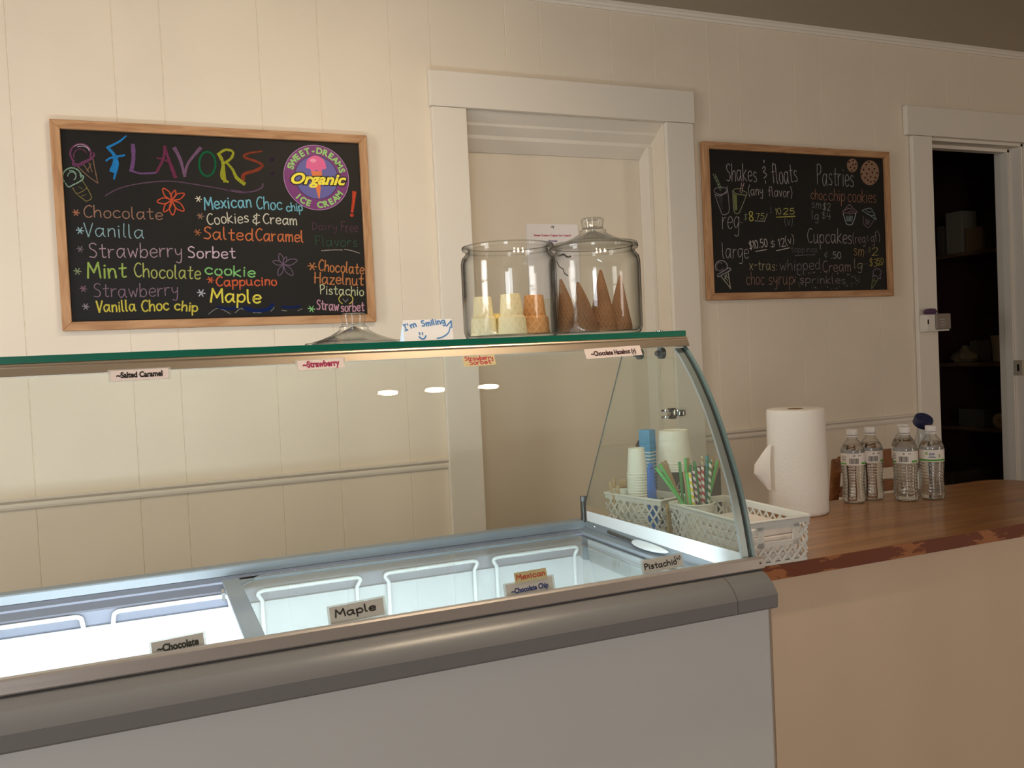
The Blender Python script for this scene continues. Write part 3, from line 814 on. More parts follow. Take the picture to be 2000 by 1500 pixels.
draw(b2, 8, [([(20, 702), (190, 690), (370, 684)], 9)], (120, 132, 136), 'chalk_line')
draw(b2, 8, [([(1440, 866), (1535, 854)], 9)], (196, 178, 92), 'chalk_line')
rs = random.Random(3)
sp = [[], [], []]
for k in range(60):
    a = 2 * PI * k / 60
    x = 560 + 560 * math.cos(a) + rs.uniform(-45, 45); y = 1115 + 130 * math.sin(a) + rs.uniform(-22, 22)
    dx, dy = rs.uniform(-12, 12), rs.uniform(6, 16)
    sp[k % 3].append(([(x, y), (x + dx, y + dy)], 11))
draw(b2, 8, sp[0], (186, 180, 174)); draw(b2, 8, sp[1], (140, 112, 92)); draw(b2, 8, sp[2], (116, 126, 104))
# cookies
def cookie(cx, cy, rx, ry, chips):
    bm = BM()
    bm.faces.new([bm.verts.new(bp(6, a, b) + NB * .0004) for a, b in circ(cx, cy, rx, ry, 0, 360, 30)[:-1]])
    c = obj('cookie_drawing', bm, chalk((158, 126, 102)), b2)
    bm = BM()
    for a, b in chips:
        bm.faces.new([bm.verts.new(bp(6, x, y) + NB * .0007) for x, y in circ(cx + a * rx, cy + b * ry, 17, 20, 0, 360, 6)[:-1]])
    obj('chip_drawing', bm, chalk((44, 26, 20)), c)
cookie(1145, 430, 104, 134, [(-.6, -.5), (.15, -.65), (.1, -.1), (-.35, .25), (.4, .4), (-.1, .75), (.65, -.15)])
cookie(1485, 575, 182, 243, [(-.1, -.85), (-.38, -.65), (.22, -.68), (-.68, -.25), (-.08, -.3), (.5, -.32), (-.3, .08), (.28, -.02), (.8, .02), (-.88, .1), (-.5, .4), (.1, .32), (.6, .4), (-.2, .6), (.12, .72), (.5, .7)])
# milkshake cups
draw(b2, 5, [(circ(475, 1125, 128, 72, 25, 385), 16), ([(350, 1200), (475, 1225), (600, 1120)], 16), ([(372, 1230), (420, 1370), (470, 1500), (508, 1590), (560, 1590), (620, 1560), (645, 1480)], 16), ([(598, 1045), (625, 1240), (645, 1480)], 16)], (150, 142, 148))
draw(b2, 5, [([(410 + 12 * k, 1260 + 24 * k), (520 - 4 * k, 1250 + 24 * k)], 10) for k in range(10)], (88, 82, 84))
draw(b2, 5, [([(705, 1130), (760, 1090), (860, 1085)], 13), ([(705, 1130), (800, 1190), (980, 1215)], 16), ([(905, 1120), (975, 1160), (982, 1210)], 13), ([(712, 1150), (718, 1350), (735, 1510), (770, 1570), (830, 1560), (870, 1480)], 16), ([(972, 1220), (920, 1360), (870, 1480)], 14)], (158, 160, 124))
draw(b2, 5, [([(730 + 9 * k, 1190 + 4 * k), (740 + 8 * k, 1330 + 12 * k), (755 + 6 * k, 1500)], 18) for k in range(7)], (126, 134, 84))
draw(b2, 5, [([(325, 800), (400, 950), (470, 1120)], 14), ([(365, 800), (430, 940), (490, 1090)], 12), ([(350, 870), (385, 850)], 12), ([(380, 940), (415, 920)], 12), ([(415, 1010), (450, 995)], 12)], (142, 162, 128))
draw(b2, 5, [([(885, 970), (870, 1060), (850, 1130)], 14), ([(932, 975), (905, 1060), (890, 1130)], 14), ([(885, 1010), (925, 1030)], 12), ([(868, 1070), (905, 1090)], 12), ([(850, 1130), (875, 1180), (905, 1135)], 10)], (184, 156, 150))
# cupcakes
draw(b2, 6, [([(950, 1335), (1010, 1280), (1090, 1197), (1160, 1270), (1240, 1345), (1100, 1372), (960, 1345)], 15), ([(1000, 1310), (1080, 1270), (1150, 1300)], 14), ([(1060, 1340), (1190, 1330)], 14)], (142, 118, 126))
draw(b2, 6, [([(965, 1365), (1000, 1480), (1030, 1570)], 17), ([(1030, 1570), (1090, 1595), (1145, 1578)], 15), ([(1145, 1578), (1190, 1470), (1215, 1370)], 17)] + [([(1035 + 28 * k, 1420), (1045 + 22 * k, 1520)], 12) for k in range(5)], (166, 186, 190))
draw(b2, 6, [([(1335, 1315), (1400, 1285), (1505, 1270), (1550, 1340), (1585, 1395), (1500, 1410), (1400, 1350)], 15), ([(1350, 1320), (1480, 1400), (1615, 1490), (1560, 1400)], 15), ([(1420, 1310), (1470, 1345), (1520, 1330)], 12)], (136, 152, 152))
draw(b2, 8, [([(1198, 20), (1198, 90), (1205, 150), (1260, 208), (1305, 200), (1400, 60)], 13)] + [([(1235 + 22 * k, 60 + 6 * k), (1242 + 12 * k, 160)], 9) for k in range(5)], (126, 112, 118))
# ice cream cones in the lower corners
draw(b2, 7, [(circ(290, 905, 88, 88, -25, 220), 11), ([(235, 1030), (250, 1052), (330, 1010), (420, 960), (428, 940), (395, 925), (330, 965), (240, 1020)], 12)], (176, 170, 176))
draw(b2, 7, [(circ(270, 905, 52, 60, 60, 330), 22)], (104, 96, 104))
draw(b2, 7, [([(285, 1050), (360, 1140), (425, 1228)], 11), ([(425, 1228), (410, 1110), (388, 985)], 11), ([(330, 1040), (390, 1120)], 8), ([(370, 1010), (340, 1090)], 8), ([(350, 1030), (405, 1085)], 8)], (190, 186, 170))
draw(b2, 8, [(circ(1440, 990, 70, 66, -60, 240), 12), ([(1350, 1030), (1370, 1060), (1420, 1045), (1450, 1080), (1500, 1095), (1495, 1050)], 12)], (136, 128, 148))
draw(b2, 8, [([(1362, 1080), (1350, 1180), (1345, 1270)], 11), ([(1345, 1270), (1410, 1180), (1455, 1095)], 11), ([(1370, 1120), (1420, 1140)], 8), ([(1390, 1085), (1375, 1170)], 8)], (140, 150, 100))

# ------------------------------------------------------------------ the ice cream dipping cabinet
X0, X1 = -.62, 1.0
CABW = mat('cabinet_enamel', S(226, 229, 227), .38, spec=.5, bump=.08, bscale=180)
BUMP = mat('bumper_grey', S(136, 136, 136), .28, spec=.5, bump=.04, bscale=40)
ALU = mat('brushed_aluminium', S(182, 174, 168), .36, metal=.4, bump=.06, bscale=200, stretch=(.05, 1, 1))
GALV = mat('grey_rail_metal', S(138, 148, 156), .45, metal=.2, bump=.08, bscale=60)
LINER = mat('liner_white', S(204, 208, 211), .4, spec=.4, bump=.1, bscale=18)
CHROME = mat('chrome', S(210, 210, 208), .12, 1)
DKMET = mat('dark_metal', S(96, 100, 102), .35, .8)
PANE = glass_mat('pane_glass', (.965, .985, .97, 1), (.7, .82, .78, 1), f0=.05, haze=.008)
LIDG = glass_mat('lid_glass', (.94, .965, .965, 1), (.7, .8, .8, 1), f0=.05, haze=.06)
GREEN = mat('glass_edge_green', S(14, 112, 90), .35, spec=.3)
GEDGE = mat('glass_edge_grey', S(120, 146, 150), .2, spec=.8)
RUB = mat('black_rubber', S(52, 52, 54), .5)

cab = thing('dipping_cabinet', 'long grey and white ice cream dipping cabinet with a curved sneeze glass', 'freezer', (.2, -1.25, 0))
bm = BM()
box(bm, X0, X1, -1.606, -1.535, .07, .802, .004)
box(bm, X0, X1 - .0005, -.93, -.9, .07, .7805); box(bm, X0, X0 + .045, -1.535, -.93, .07, .83); box(bm, .957, X1, -1.535, -.93, .07, .80)
box(bm, X0, X1 - .001, -1.535, -.93, .07, .24)
box(bm, X0 + .03, X1 - .03, -1.57, -.93, 0, .07)
obj('body', bm, CABW, cab)
prof = [(-1.545, .856), (-1.586, .857), (-1.602, .8512), (-1.617, .8395), (-1.6262, .8275), (-1.6285, .8225), (-1.6285, .8015), (-1.627, .7985), (-1.620, .7975), (-1.600, .7985), (-1.545, .7985)]
bm = BM(); prism(bm, prof, 0, X0, 1.003)
ends = [e for e in bm.edges if all(abs(v.co.x - 1.003) < 1e-5 for v in e.verts)]
bmesh.ops.bevel(bm, geom=ends, offset=.004, segments=3, affect='EDGES')
bp_ = obj('bumper', bm, BUMP, cab, True, 22)
bm = BM(); box(bm, .9975, 1.0008, -1.6085, -1.6045, .07, .7975, .0005); obj('corner_glint', bm, mat('corner_glint_warm', S(214, 196, 176), .25, .7), cab)  # bright strip stands for the highlight along the rounded cabinet corner
bm = BM(); prism(bm, [(a - .0003, b + (.0003 if b > .82 else 0)) for a, b in prof], 0, .914, .9146); obj('joint', bm, mat('joint_dark', S(60, 60, 60), .5), bp_)
rail_p = [(-1.589, .8585), (-1.591, .861), (-1.5895, .877), (-1.587, .8795), (-1.577, .8795), (-1.5765, .8585)]
bm = BM(); prism(bm, rail_p, 0, X0, 1.004); fr = obj('front_rail', bm, ALU, cab)
bm = BM(); lathe(bm, [(0, 0), (.0022, 0), (.0018, .0012), (0, .0014)], 0, 0, 0, 10)
bmesh.ops.rotate(bm, verts=bm.verts[:], matrix=Matrix.Rotation(PI / 2, 3, 'X')); bmesh.ops.translate(bm, verts=bm.verts[:], vec=(.995, -1.5903, .870)); obj('screw', bm, DKMET, fr)
bm = BM(); prism(bm, [(-1.5765, .8565), (-1.5765, .866), (-1.535, .852), (-1.52, .846), (-1.52, .74), (-1.535, .74), (-1.535, .8565)], 0, X0 + .03, .99); obj('inner_lip', bm, LINER, cab)
bm = BM(); prism(bm, [(-.90, .8465), (-.931, .8465), (-.934, .844), (-.934, .8275), (-.90, .8275)], 0, X0 + .03, .99); obj('rear_rail', bm, GALV, cab)
rear = [(-.90, .827), (-.936, .8265), (-.962, .8225), (-.963, .8185), (-.9985, .812), (-1.002, .809), (-1.002, .784), (-.9995, .781), (-.90, .781)]
bm = BM(); prism(bm, rear, 0, X0 + .03, .99); obj('lid_track', bm, mat('track_grey', S(122, 128, 144), .5, metal=.1, bump=.06, bscale=60), cab)
bm = BM()
box(bm, X0 + .0455, .9565, -1.006, -.931, .25, .7805); box(bm, X0 + .0455, .9565, -1.5345, -1.515, .25, .7395); box(bm, X0 + .0455, X0 + .07, -1.5145, -1.0065, .25, .83)
box(bm, .935, .9565, -1.5145, -1.0065, .25, .775); box(bm, X0 + .0455, .9565, -1.5345, -.931, .2405, .25)
obj('liner', bm, LINER, cab)
# the ledge at the right end, with its tracks
bm = BM()
prism(bm, [(.93, .775), (.93, .806), (.936, .808), (.936, .801), (.944, .801), (.944, .818), (.951, .818), (.951, .811), (.96, .811), (.96, .826), (.984, .830), (.984, .846), (.9985, .846), (.9985, .775)], 1, -1.57, -.935)
er = obj('end_rail', bm, GALV, cab)
for yy in (-.979, -1.242):
    bm = BM(); lathe(bm, [(0, 0), (.0042, 0), (.0034, .0022), (0, .003)], 0, 0, 0, 12)
    bmesh.ops.rotate(bm, verts=bm.verts[:], matrix=Matrix.Rotation(-PI / 2, 3, 'Y')); bmesh.ops.translate(bm, verts=bm.verts[:], vec=(.9838, yy, .8385))
    obj('screw', bm, CHROME, er, True)
bm = BM(); prism(bm, [(-.94, .8465), (-.94, .8705), (-1.562, .8815), (-1.562, .8465)], 0, .985, .9865); obj('white_strip', bm, mat('strip_white', S(232, 238, 242), .5), cab)
# sneeze glass
GP = [(-1.378, 1.263), (-1.40, 1.243), (-1.427, 1.212), (-1.450, 1.180), (-1.472, 1.146), (-1.494, 1.105), (-1.514, 1.062), (-1.530, 1.025), (-1.543, .990), (-1.556, .945), (-1.565, .905), (-1.573, .867)]
GC = smooth_path(GP, 4)
def offs(path, d):
    out = []
    for i, p in enumerate(path):
        a = Vector(path[max(i - 1, 0)]); b = Vector(path[min(i + 1, len(path) - 1)])
        t = (b - a).normalized(); n = Vector((-t.y, t.x))   # inward (towards +y)
        if n.x < 0: n = -n
        out.append((p[0] + n.x * d, p[1] + n.y * d))
    return out
def strip(bm, d0, d1, xa, xb):
    prism(bm, offs(GC, d0) + offs(GC, d1)[::-1], 0, xa, xb)
bm = BM(); strip(bm, 0, .0045, X0, .9935); obj('sneeze_glass', bm, PANE, cab, True, 30)
bm = BM(); strip(bm, 0, .021, .9937, 1.0005); obj('glass_edge', bm, GEDGE, cab, True, 30)
bm = BM(); strip(bm, .0047, .021, .9885, .9936); obj('gasket', bm, RUB, cab, True, 30)
bm = BM(); strip(bm, .0047, .010, .975, .9884); obj('edge_trim', bm, mat('trim_alu', S(182, 190, 194), .3, .5), cab, True, 30)
inner = offs(GC, .0212)
bm = BM(); prism(bm, [(-.921, .884), (-1.137, 1.249)] + inner[2:-1] , 0, .989, .9936); obj('end_glass', bm, PANE, cab)
bm = BM(); tube(bm, [(.9913, -.921, .884), (.9913, -1.137, 1.249)], .0016, 6); obj('end_glass_edge', bm, mat('edge_dark', S(88, 92, 90), .3), cab)
# top glass shelf and the bar below it
bm = BM(); box(bm, X0, 1.0, -1.373, -1.085, 1.2833, 1.294); ts = obj('top_glass', bm, PANE, cab)
bm = BM(); box(bm, X0, 1.0015, -1.3765, -1.3732, 1.2833, 1.294); box(bm, 1.0, 1.0015, -1.373, -1.085, 1.2833, 1.294); obj('green_edge', bm, GREEN, ts)
bar = [(-1.375, 1.2832), (-1.381, 1.2815), (-1.383, 1.279), (-1.382, 1.2768), (-1.3843, 1.2760), (-1.3905, 1.264), (-1.388, 1.2625), (-1.377, 1.2632), (-1.375, 1.272), (-1.318, 1.272), (-1.318, 1.2832)]
bm = BM(); prism(bm, bar, 0, X0, 1.0); obj('top_bar', bm, mat('bar_aluminium', S(196, 182, 164), .33, metal=.8), cab, True, 25)
bm = BM(); box(bm, X0 + .05, .94, -1.350, -1.336, 1.2705, 1.2719); obj('lamp_strip', bm, MATS['led_glow'] if 'led_glow' in MATS else mat('led_glow', S(225, 240, 255), .5, emit=(.84, .93, 1, 1), estr=5), cab)
light('cabinet_lamp', 'AREA', (.2, -1.343, 1.2700), 3.6, (.88, .94, 1.0), 1.5, .012, aim=(.2, -1.25, .8), spread=math.radians(130))
bm = BM(); box(bm, X0 + .05, .92, -1.5148, -1.511, .772, .80, .001); obj('lamp_strip', bm, mat('led_glow', S(225, 240, 255), .5, emit=(.84, .93, 1, 1), estr=5), cab)
light('cabinet_lamp', 'AREA', (-.24, -1.508, .786), 5.7, (.88, .94, 1.0), .72, .024, aim=(-.24, -1.0, .80))
light('cabinet_lamp', 'AREA', (.53, -1.508, .786), 5.8, (.88, .94, 1.0), .76, .024, aim=(.53, -1.0, .80))
for xx in (X0 + .05, .93):
    bm = BM(); box(bm, xx - .006, xx + .006, -1.32, -1.10, 1.274, 1.283, .001); obj('shelf_bracket', bm, ALU, cab)
# clamps that hold the end glass
for yy, ln in ((-1.225, .02), (-1.312, .026)):
    bm = BM(); box(bm, .978, .984, yy - .005, yy + .005, 1.256, 1.2832, .001)
    c = obj('glass_clamp', bm, GALV, cab)
    bm = BM(); lathe(bm, [(0, -.014), (.005, -.014), (.006, -.006), (.0115, -.005), (.0115, .004), (0, .004)], 0, 0, 0, 20)
    bmesh.ops.rotate(bm, verts=bm.verts[:], matrix=Matrix.Rotation(PI / 2, 3, 'Y')); bmesh.ops.translate(bm, verts=bm.verts[:], vec=(.984, yy, 1.2505))
    obj('bolt', bm, DKMET, c, True, 30)
    bm = BM(); lathe(bm, [(0, 0), (.0075, 0), (.0075, .003), (.004, .0045), (0, .0045)], .981, yy, 1.2941, 16); obj('nut', bm, CHROME, c, True, 30)
bm = BM()
for dz in (-.0065, .0065):
    lathe(bm, [(0, -.0022), (.012, -.0022), (.0135, 0), (.012, .0022), (0, .0022)], .972, -1.344, 1.128 + dz, 20)
box(bm, .974, .989, -1.352, -1.336, 1.117, 1.139, .003)
lathe(bm, [(0, -.006), (.011, -.006), (.013, -.003), (.013, .003), (.011, .006), (0, .006)], 1.0, -1.344, 1.128, 20)
obj('glass_clip', bm, mat('dark_chrome', S(150, 148, 144), .12, 1), cab, True, 30)
bm = BM(); box(bm, .978, .988, -.934, -.920, .84, .9, .002); lathe(bm, [(0, -.006), (.008, -.006), (.008, .006), (0, .006)], .983, -.929, .9, 14); obj('corner_bracket', bm, DKMET, cab)

# sliding glass lid over the right half
t = obj('sliding_lid', (lambda b: (box(b, .125, .158, -1.52, -.972, .823, .829, .001), prism(b, [(.158, -.9725), (.20, -.9725), (.158, -1.03)], 2, .823, .829), box(b, .158, .928, -.992, -.9725, .823, .829, .001), b)[-1])(BM()), GALV, cab)
bm = BM(); box(bm, .1585, .93, -1.515, -.9925, .8235, .8275); obj('glass_pane', bm, LIDG, t)
bm = BM(); box(bm, .118, .1245, -1.055, -1.022, .806, .823, .001); obj('lid_stop', bm, CHROME, t)
bm = BM()
for k in range(26):
    lathe(bm, [(0, 0), (.0014, 0), (.0012, .0012), (0, .0016)], .19 + .0285 * k, -.953, .8238, 8)
obj('led_reflections', bm, mat('led_reflection_white', S(235, 240, 245), .2, .3), cab)  # white dots stand for LEDs mirrored along the rear track

# white coated wire racks inside
WIRE = mat('white_wire', S(238, 240, 240), .35)
labs = ['white wire rack at the far left of the cabinet well, cut by the photo edge', 'white wire rack just left of the grey divider bar', 'white wire rack just right of the grey divider bar, behind the Maple label', 'white wire rack in the middle of the glass covered right half', 'white wire rack at the right end of the cabinet well']
lid_z = 0
for (xa, xb), lab in zip([(-.345, -.134), (-.078, .134), (.190, .402), (.455, .668), (.706, .919)], labs):
    bm = BM()
    k = .002 if xb < .15 else -.008
    pts = [(xa - k, -1.0125, .252), (xa - k, -1.0125, .76), (xa - k, -1.0125, .785), (xa, -1.0125, .798)] + [(xa + .012 * (1 - math.cos(a)), -1.0125, .798 + .007 * math.sin(a)) for a in (.5, 1.0, 1.5)] + [(xb - .012 * (1 - math.cos(a)), -1.0125, .798 + .007 * math.sin(a)) for a in (1.5, 1.0, .5)] + [(xb, -1.0125, .798), (xb + k, -1.0125, .785), (xb + k, -1.0125, .76), (xb + k, -1.0125, .252)]
    tube(bm, pts, .0042, 10)
    for z in (.45, .35): tube(bm, [(xa - k, -1.0125, z), (xb + k, -1.0125, z)], .003, 8)
    single('wire_rack', bm, WIRE, lab, 'wire rack', 'wire racks in the cabinet well', ((xa + xb) / 2, -1.0125, .25), True, 60)

# spatula lying across the lid rail
p0 = on(1238, 1059, 2, .834); p1 = on(1306, 1084, 2, .834); d = (p1 - p0); L_ = d.length; d.normalize(); n = Vector((-d.y, d.x, 0))
t = thing('spatula', 'white plastic spatula lying on the glass lid behind the Pistachio label', 'spatula', p0)
bm = BM()
bmesh.ops.create_uvsphere(bm, u_segments=20, v_segments=12, radius=1)
for v in bm.verts:
    f = v.co.x * .5 + .5
    w = .024 * (1 - .45 * f)
    v.co = p0 + d * L_ * f + n * (v.co.y * w) + Vector((0, 0, v.co.z * .0055 + .0012 + .004 * (1 - abs(v.co.y))))
obj('blade', bm, mat('spatula_white', S(222, 230, 234), .35), t, True)
bm = BM(); tube(bm, [p0 + d * .004 + Vector((0, 0, .001)), p0 - d * .05 + Vector((0, 0, .002)), p0 - d * .12 + Vector((0, 0, .003))], [.003, .004, .005], 10); obj('handle', bm, DKMET, t, True)

# ------------------------------------------------------------------ flavor labels stuck to the sneeze glass
def glass_at(px, py):
    d = ray(px, py)
    for (y0, z0), (y1, z1) in zip(GC, GC[1:]):
        n = Vector((0, z1 - z0, y0 - y1)).normalized()
        if n.y > 0: n = -n
        q = (Vector((0, y0, z0)) - CAM).dot(n) / d.dot(n); P_ = CAM + d * q
        if z1 - 1e-4 <= P_.z <= z0 + 1e-4: return P_, n
    # just above or below the sheet: extend its end segments
    for i, j in ((0, 1), (-2, -1)):
        (y0, z0), (y1, z1) = GC[i], GC[j]
        n = Vector((0, z1 - z0, y0 - y1)).normalized()
        if n.y > 0: n = -n
        q = (Vector((0, y0, z0)) - CAM).dot(n) / d.dot(n); P_ = CAM + d * q
        if (i == 0) == (P_.z > 1.2): return P_, n
PAPER = mat('label_paper', S(240, 226, 222), .55)
TAPE = glass_mat('clear_tape', (.95, .93, .9, 1), (.8, .8, .78, 1), f0=.05, haze=.25, rough=.3)
MASK = mat('masking_tape', S(226, 210, 160), .7, vary=.08, vscale=90)
def flabel(lab, c, le, ri, h, inside, text, colr, hand=False, paper=None, tape=True, cat='label', tfit=.8, extra=None, lines=None, name='flavor_label', lift=0):
    vs_ = 1.0 if inside else 1.12
    h *= vs_
    if inside:
        P_, n = glass_at(*c); a, _ = glass_at(*le); b, _ = glass_at(*ri)
    else:                       # hangs from the lip of the bar onto the glass
        n = Vector((0, -.0215, .0105)).normalized(); Q = Vector((0, -1.3925, 1.2625))
        hp = lambda p: CAM + ray(*p) * ((Q - CAM).dot(n) / ray(*p).dot(n))
        P_, a, b = hp(c), hp(le), hp(ri)
    u = b - a; w = u.length; u.normalize()
    u = (u - n * u.dot(n)).normalized(); v = n.cross(u)
    if v.z < 0: v = -v
    nn = n
    base = P_ + n * ((-.0052 if inside else .0006) + lift)
    t = thing(name, lab, cat, base, 'flavor labels on the sneeze glass')
    def slab(w_, h_, o0, o1, du=0, dv=0):
        bm = BM()
        vs = [bm.verts.new(base + u * (sx * w_ / 2 + du) + v * (sy * h_ / 2 + dv) + nn * o) for o in (o0, o1) for sx, sy in ((-1, -1), (1, -1), (1, 1), (-1, 1))]
        for f in ((0, 1, 2, 3), (4, 5, 6, 7), (0, 1, 5, 4), (1, 2, 6, 5), (2, 3, 7, 6), (3, 0, 4, 7)): bm.faces.new([vs[i] for i in f])
        return bm
    obj('paper', slab(w, h, 0, .0003), paper or PAPER, t)
    if tape: obj('clear_tape', slab(w * 1.09, h * 1.22, -.0004, -.0001) , TAPE, t)
    bm = BM()
    if hand:
        for txt, f0, f1, dv, ch, lw in lines:
            letters(bm, txt, base + u * w * f0 + v * h * dv + nn * .0003, base + u * w * f1 + v * h * dv + nn * .0003, ch * h, lw * h, nn, .0002)
    else:
        stamp(bm, glyphs(text, 1, .045), base + v * (-h * .24), u, v * 1.2 * vs_, .0006, nn, fit=w * tfit)
    obj('lettering', bm, mat('ink_%d_%d_%d' % colr, S(*colr), .6), t)
    return t
flabel('printed label reading Salted Caramel, leftmost under the top bar', (273, 732), (216, 735), (329, 729), .0155, False, '~Salted Caramel', (30, 24, 26))
flabel('printed label reading Strawberry in pink letters under the top bar', (627, 712), (583, 715), (673, 709), .0155, False, '~Strawberry', (168, 24, 84))
flabel('masking tape label with handwritten Strawberry Sorbet under the top bar', (936, 705), (904, 707), (966, 703), .0175, False, '', (196, 70, 84), True, MASK, False, lines=[('Strawberry', -.44, .44, .08, .4, .09), ('Sorbet', -.32, .34, -.36, .42, .09)])
flabel('printed label reading Chocolate Hazelnut (v), rightmost under the top bar', (1198, 688), (1145, 692), (1254, 684), .0185, False, '~Chocolate Hazelnut (v)', (60, 20, 26), tape=False)
flabel('printed label reading Chocolate standing behind the front rail', (348, 1260), (297, 1271), (399, 1250), .0195, True, '~Chocolate', (24, 20, 22), tape=True)
flabel('white label with handwritten Maple behind the front rail', (699, 1194), (647, 1205), (752, 1184), .025, True, '', (26, 22, 24), True, None, True, lines=[('Maple', -.4, .34, -.12, .42, .1)])
flabel('printed label reading Chocolate Chip in blue letters behind the front rail', (1037, 1147), (992, 1157), (1083, 1139), .0215, True, '~Chocolate Chip', (26, 54, 140), tape=True)
flabel('torn masking tape label with handwritten Mexican above the Chocolate Chip label', (1038, 1124), (1007, 1129), (1070, 1118), .0165, True, '', (206, 84, 58), True, MASK, False, lines=[('Mexican', -.44, .44, -.2, .5, .11)], lift=.0016)
flabel('white label with handwritten Pistachio, rightmost behind the front rail', (1297, 1101), (1260, 1108), (1335, 1094), .0215, True, '', (26, 22, 24), True, None, True, lines=[('Pistachio', -.46, .36, -.22, .44, .1), ('(v)', .33, .47, .12, .26, .07)])

# ------------------------------------------------------------------ things on the top glass
ZT = 1.2942
JG = glass_mat('jar_glass', (.985, .992, .985, 1), (.0, .01, .01, 1), f0=.045, power=3.4, gloss=.8)
LG = glass_mat('lid_jar_glass', (.985, .992, .985, 1), (.42, .45, .45, 1), f0=.045, power=4, gloss=.85)
def jar(name, cx, cy):
    bm = BM()
    k = .995
    lathe(bm, [(r * .968, z * .935) for r, z in [(0, 0.001), (.086, 0), (.094, .004), (.0985, .016), (.0985, .160), (.0965, .172), (.0895, .180), (.0875, .185), (.0895, .188), (.0945, .190), (.0955, .194), (.0945, .1975), (.088, .199), (.0835, .197), (.0825, .186), (.085, .178), (.0925, .170), (.0945, .158), (.0945, .018), (.090, .0085), (.084, .007), (0, .007)]], cx, cy, ZT, 72)
    return bm
RL_ = ray(995, 560); RR_ = ray(1162.5, 560)
JLy, JRy = -1.235, -1.235
JL = CAM + RL_ * ((JLy + 2.87) / RL_.y); JR = CAM + RR_ * ((JRy + 2.87) / RR_.y)
t = thing('glass_jar', 'open glass jar holding flat bottomed cake cones', 'jar', (JL.x, JLy, ZT)); obj('jar_body', jar('a', JL.x, JLy), JG, t, True, 50)
t = thing('glass_jar', 'lidded glass jar holding pointed brown waffle cones', 'jar', (JR.x, JRy, ZT)); obj('jar_body', jar('b', JR.x, JRy), JG, t, True, 50)
LIDP = [(0, .0), (.080, 0), (.090, .0), (.0925, .003), (.0905, .006), (.078, .0075), (.060, .0125), (.044, .0185), (.032, .0255), (.0275, .0285), (.0275, .034), (.0225, .036), (.0215, .040), (.0235, .053), (.0235, .057), (.0205, .0595), (0, .0600)]
def lid(cx, cy, z, lab):
    t = thing('jar_lid', lab, 'lid', (cx, cy, z))
    bm = BM(); lathe(bm, LIDP[3:13] + [(0, .038), ] , cx, cy, z, 64)
    lathe(bm, [(0, .036), (.040, .017), (.058, .0105), (.078, .0045), (.0905, .001), (.0925, .003)], cx, cy, z, 64); obj('dome', bm, LG, t, True, 35)
    bm = BM(); lathe(bm, [(0, .0385), (.0215, .0385), (.0215, .042), (.0235, .0525), (.0235, .057), (.0205, .0595), (0, .0600)], cx, cy, z, 40)
    lathe(bm, [(0, .0415), (.012, .0415), (.016, .05), (.012, .0555), (0, .0565)], cx, cy, z, 32)
    obj('knob', bm, LG, t, True, 35)
    return t
lid(JR.x, JRy, ZT + .1835, 'domed glass lid closed on the jar of waffle cones')
RK = ray(692, 660); ly = -1.22; q = CAM + RK * ((ly + 2.87) / RK.y)
lid(q.x, ly, ZT, 'domed glass lid lying loose on the top glass left of the tent card')

# folded card
card = thing('tent_card', 'small folded white card with blue handwriting and a smiley face', 'card', (.495, -1.3, ZT))
yb = -1.318
c0 = on(790, 666, 1, yb); c1 = on(886, 662, 1, yb); hh = on(840, 624, 1, yb + .012).z - ZT
xa, xb = c0.x, c1.x
bm = BM()
def sheet(bm, P4, th):
    n = (P4[1] - P4[0]).cross(P4[3] - P4[0]).normalized() * th
    A = [bm.verts.new(p) for p in P4]; B = [bm.verts.new(p + n) for p in P4]
    bm.faces.new(A); bm.faces.new(B[::-1])
    for i in range(4): bm.faces.new((A[i], A[(i + 1) % 4], B[(i + 1) % 4], B[i]))
top_y = yb + .016
F4 = [Vector((xa, yb, ZT)), Vector((xb, yb, ZT)), Vector((xb + .003, top_y, ZT + hh)), Vector((xa + .003, top_y, ZT + hh))]
K4 = [Vector((xa + .004, top_y + .03, ZT)), Vector((xb + .006, top_y + .03, ZT)), Vector((xb + .003, top_y, ZT + hh)), Vector((xa + .003, top_y, ZT + hh))]
sheet(bm, F4, .0004); sheet(bm, K4, .0004)
obj('card_stock', bm, mat('card_white', S(244, 246, 252), .6), card)
uC = (F4[1] - F4[0]).normalized(); vC = (F4[3] - F4[0]).normalized(); nC = uC.cross(vC).normalized()
if nC.y > 0: nC = -nC
wC = (F4[1] - F4[0]).length; hC = (F4[3] - F4[0]).length
cp = lambda a, b: F4[0] + uC * wC * a + vC * hC * b
bm = BM()
letters(bm, "I'm", cp(.03, .52), cp(.27, .68), hC * .26, hC * .05, nC, .0009)
letters(bm, 'Smiling', cp(.38, .68), cp(.86, .80), hC * .26, hC * .05, nC, .0009)
ribbon(bm, [cp(*p) for p in smooth_path([(.66, .1), (.78, .16), (.9, .34), (.955, .62)], 5)], hC * .05, nC, .001)
for s in ([(.88, .66), (.985, .9)], [(.985, .9), (.985, .58)]): ribbon(bm, [cp(*p) for p in s], hC * .05, nC, .0011)
for s in ([(.31, .4), (.32, .3)], [(.37, .4), (.375, .3)]): ribbon(bm, [cp(*p) for p in s], hC * .05, nC, .001)
ribbon(bm, [cp(*p) for p in smooth_path([(.3, .2), (.35, .1), (.4, .12), (.44, .24)], 5)], hC * .06, nC, .001)
obj('lettering', bm, mat('blue_marker', S(42, 130, 206), .6), card)

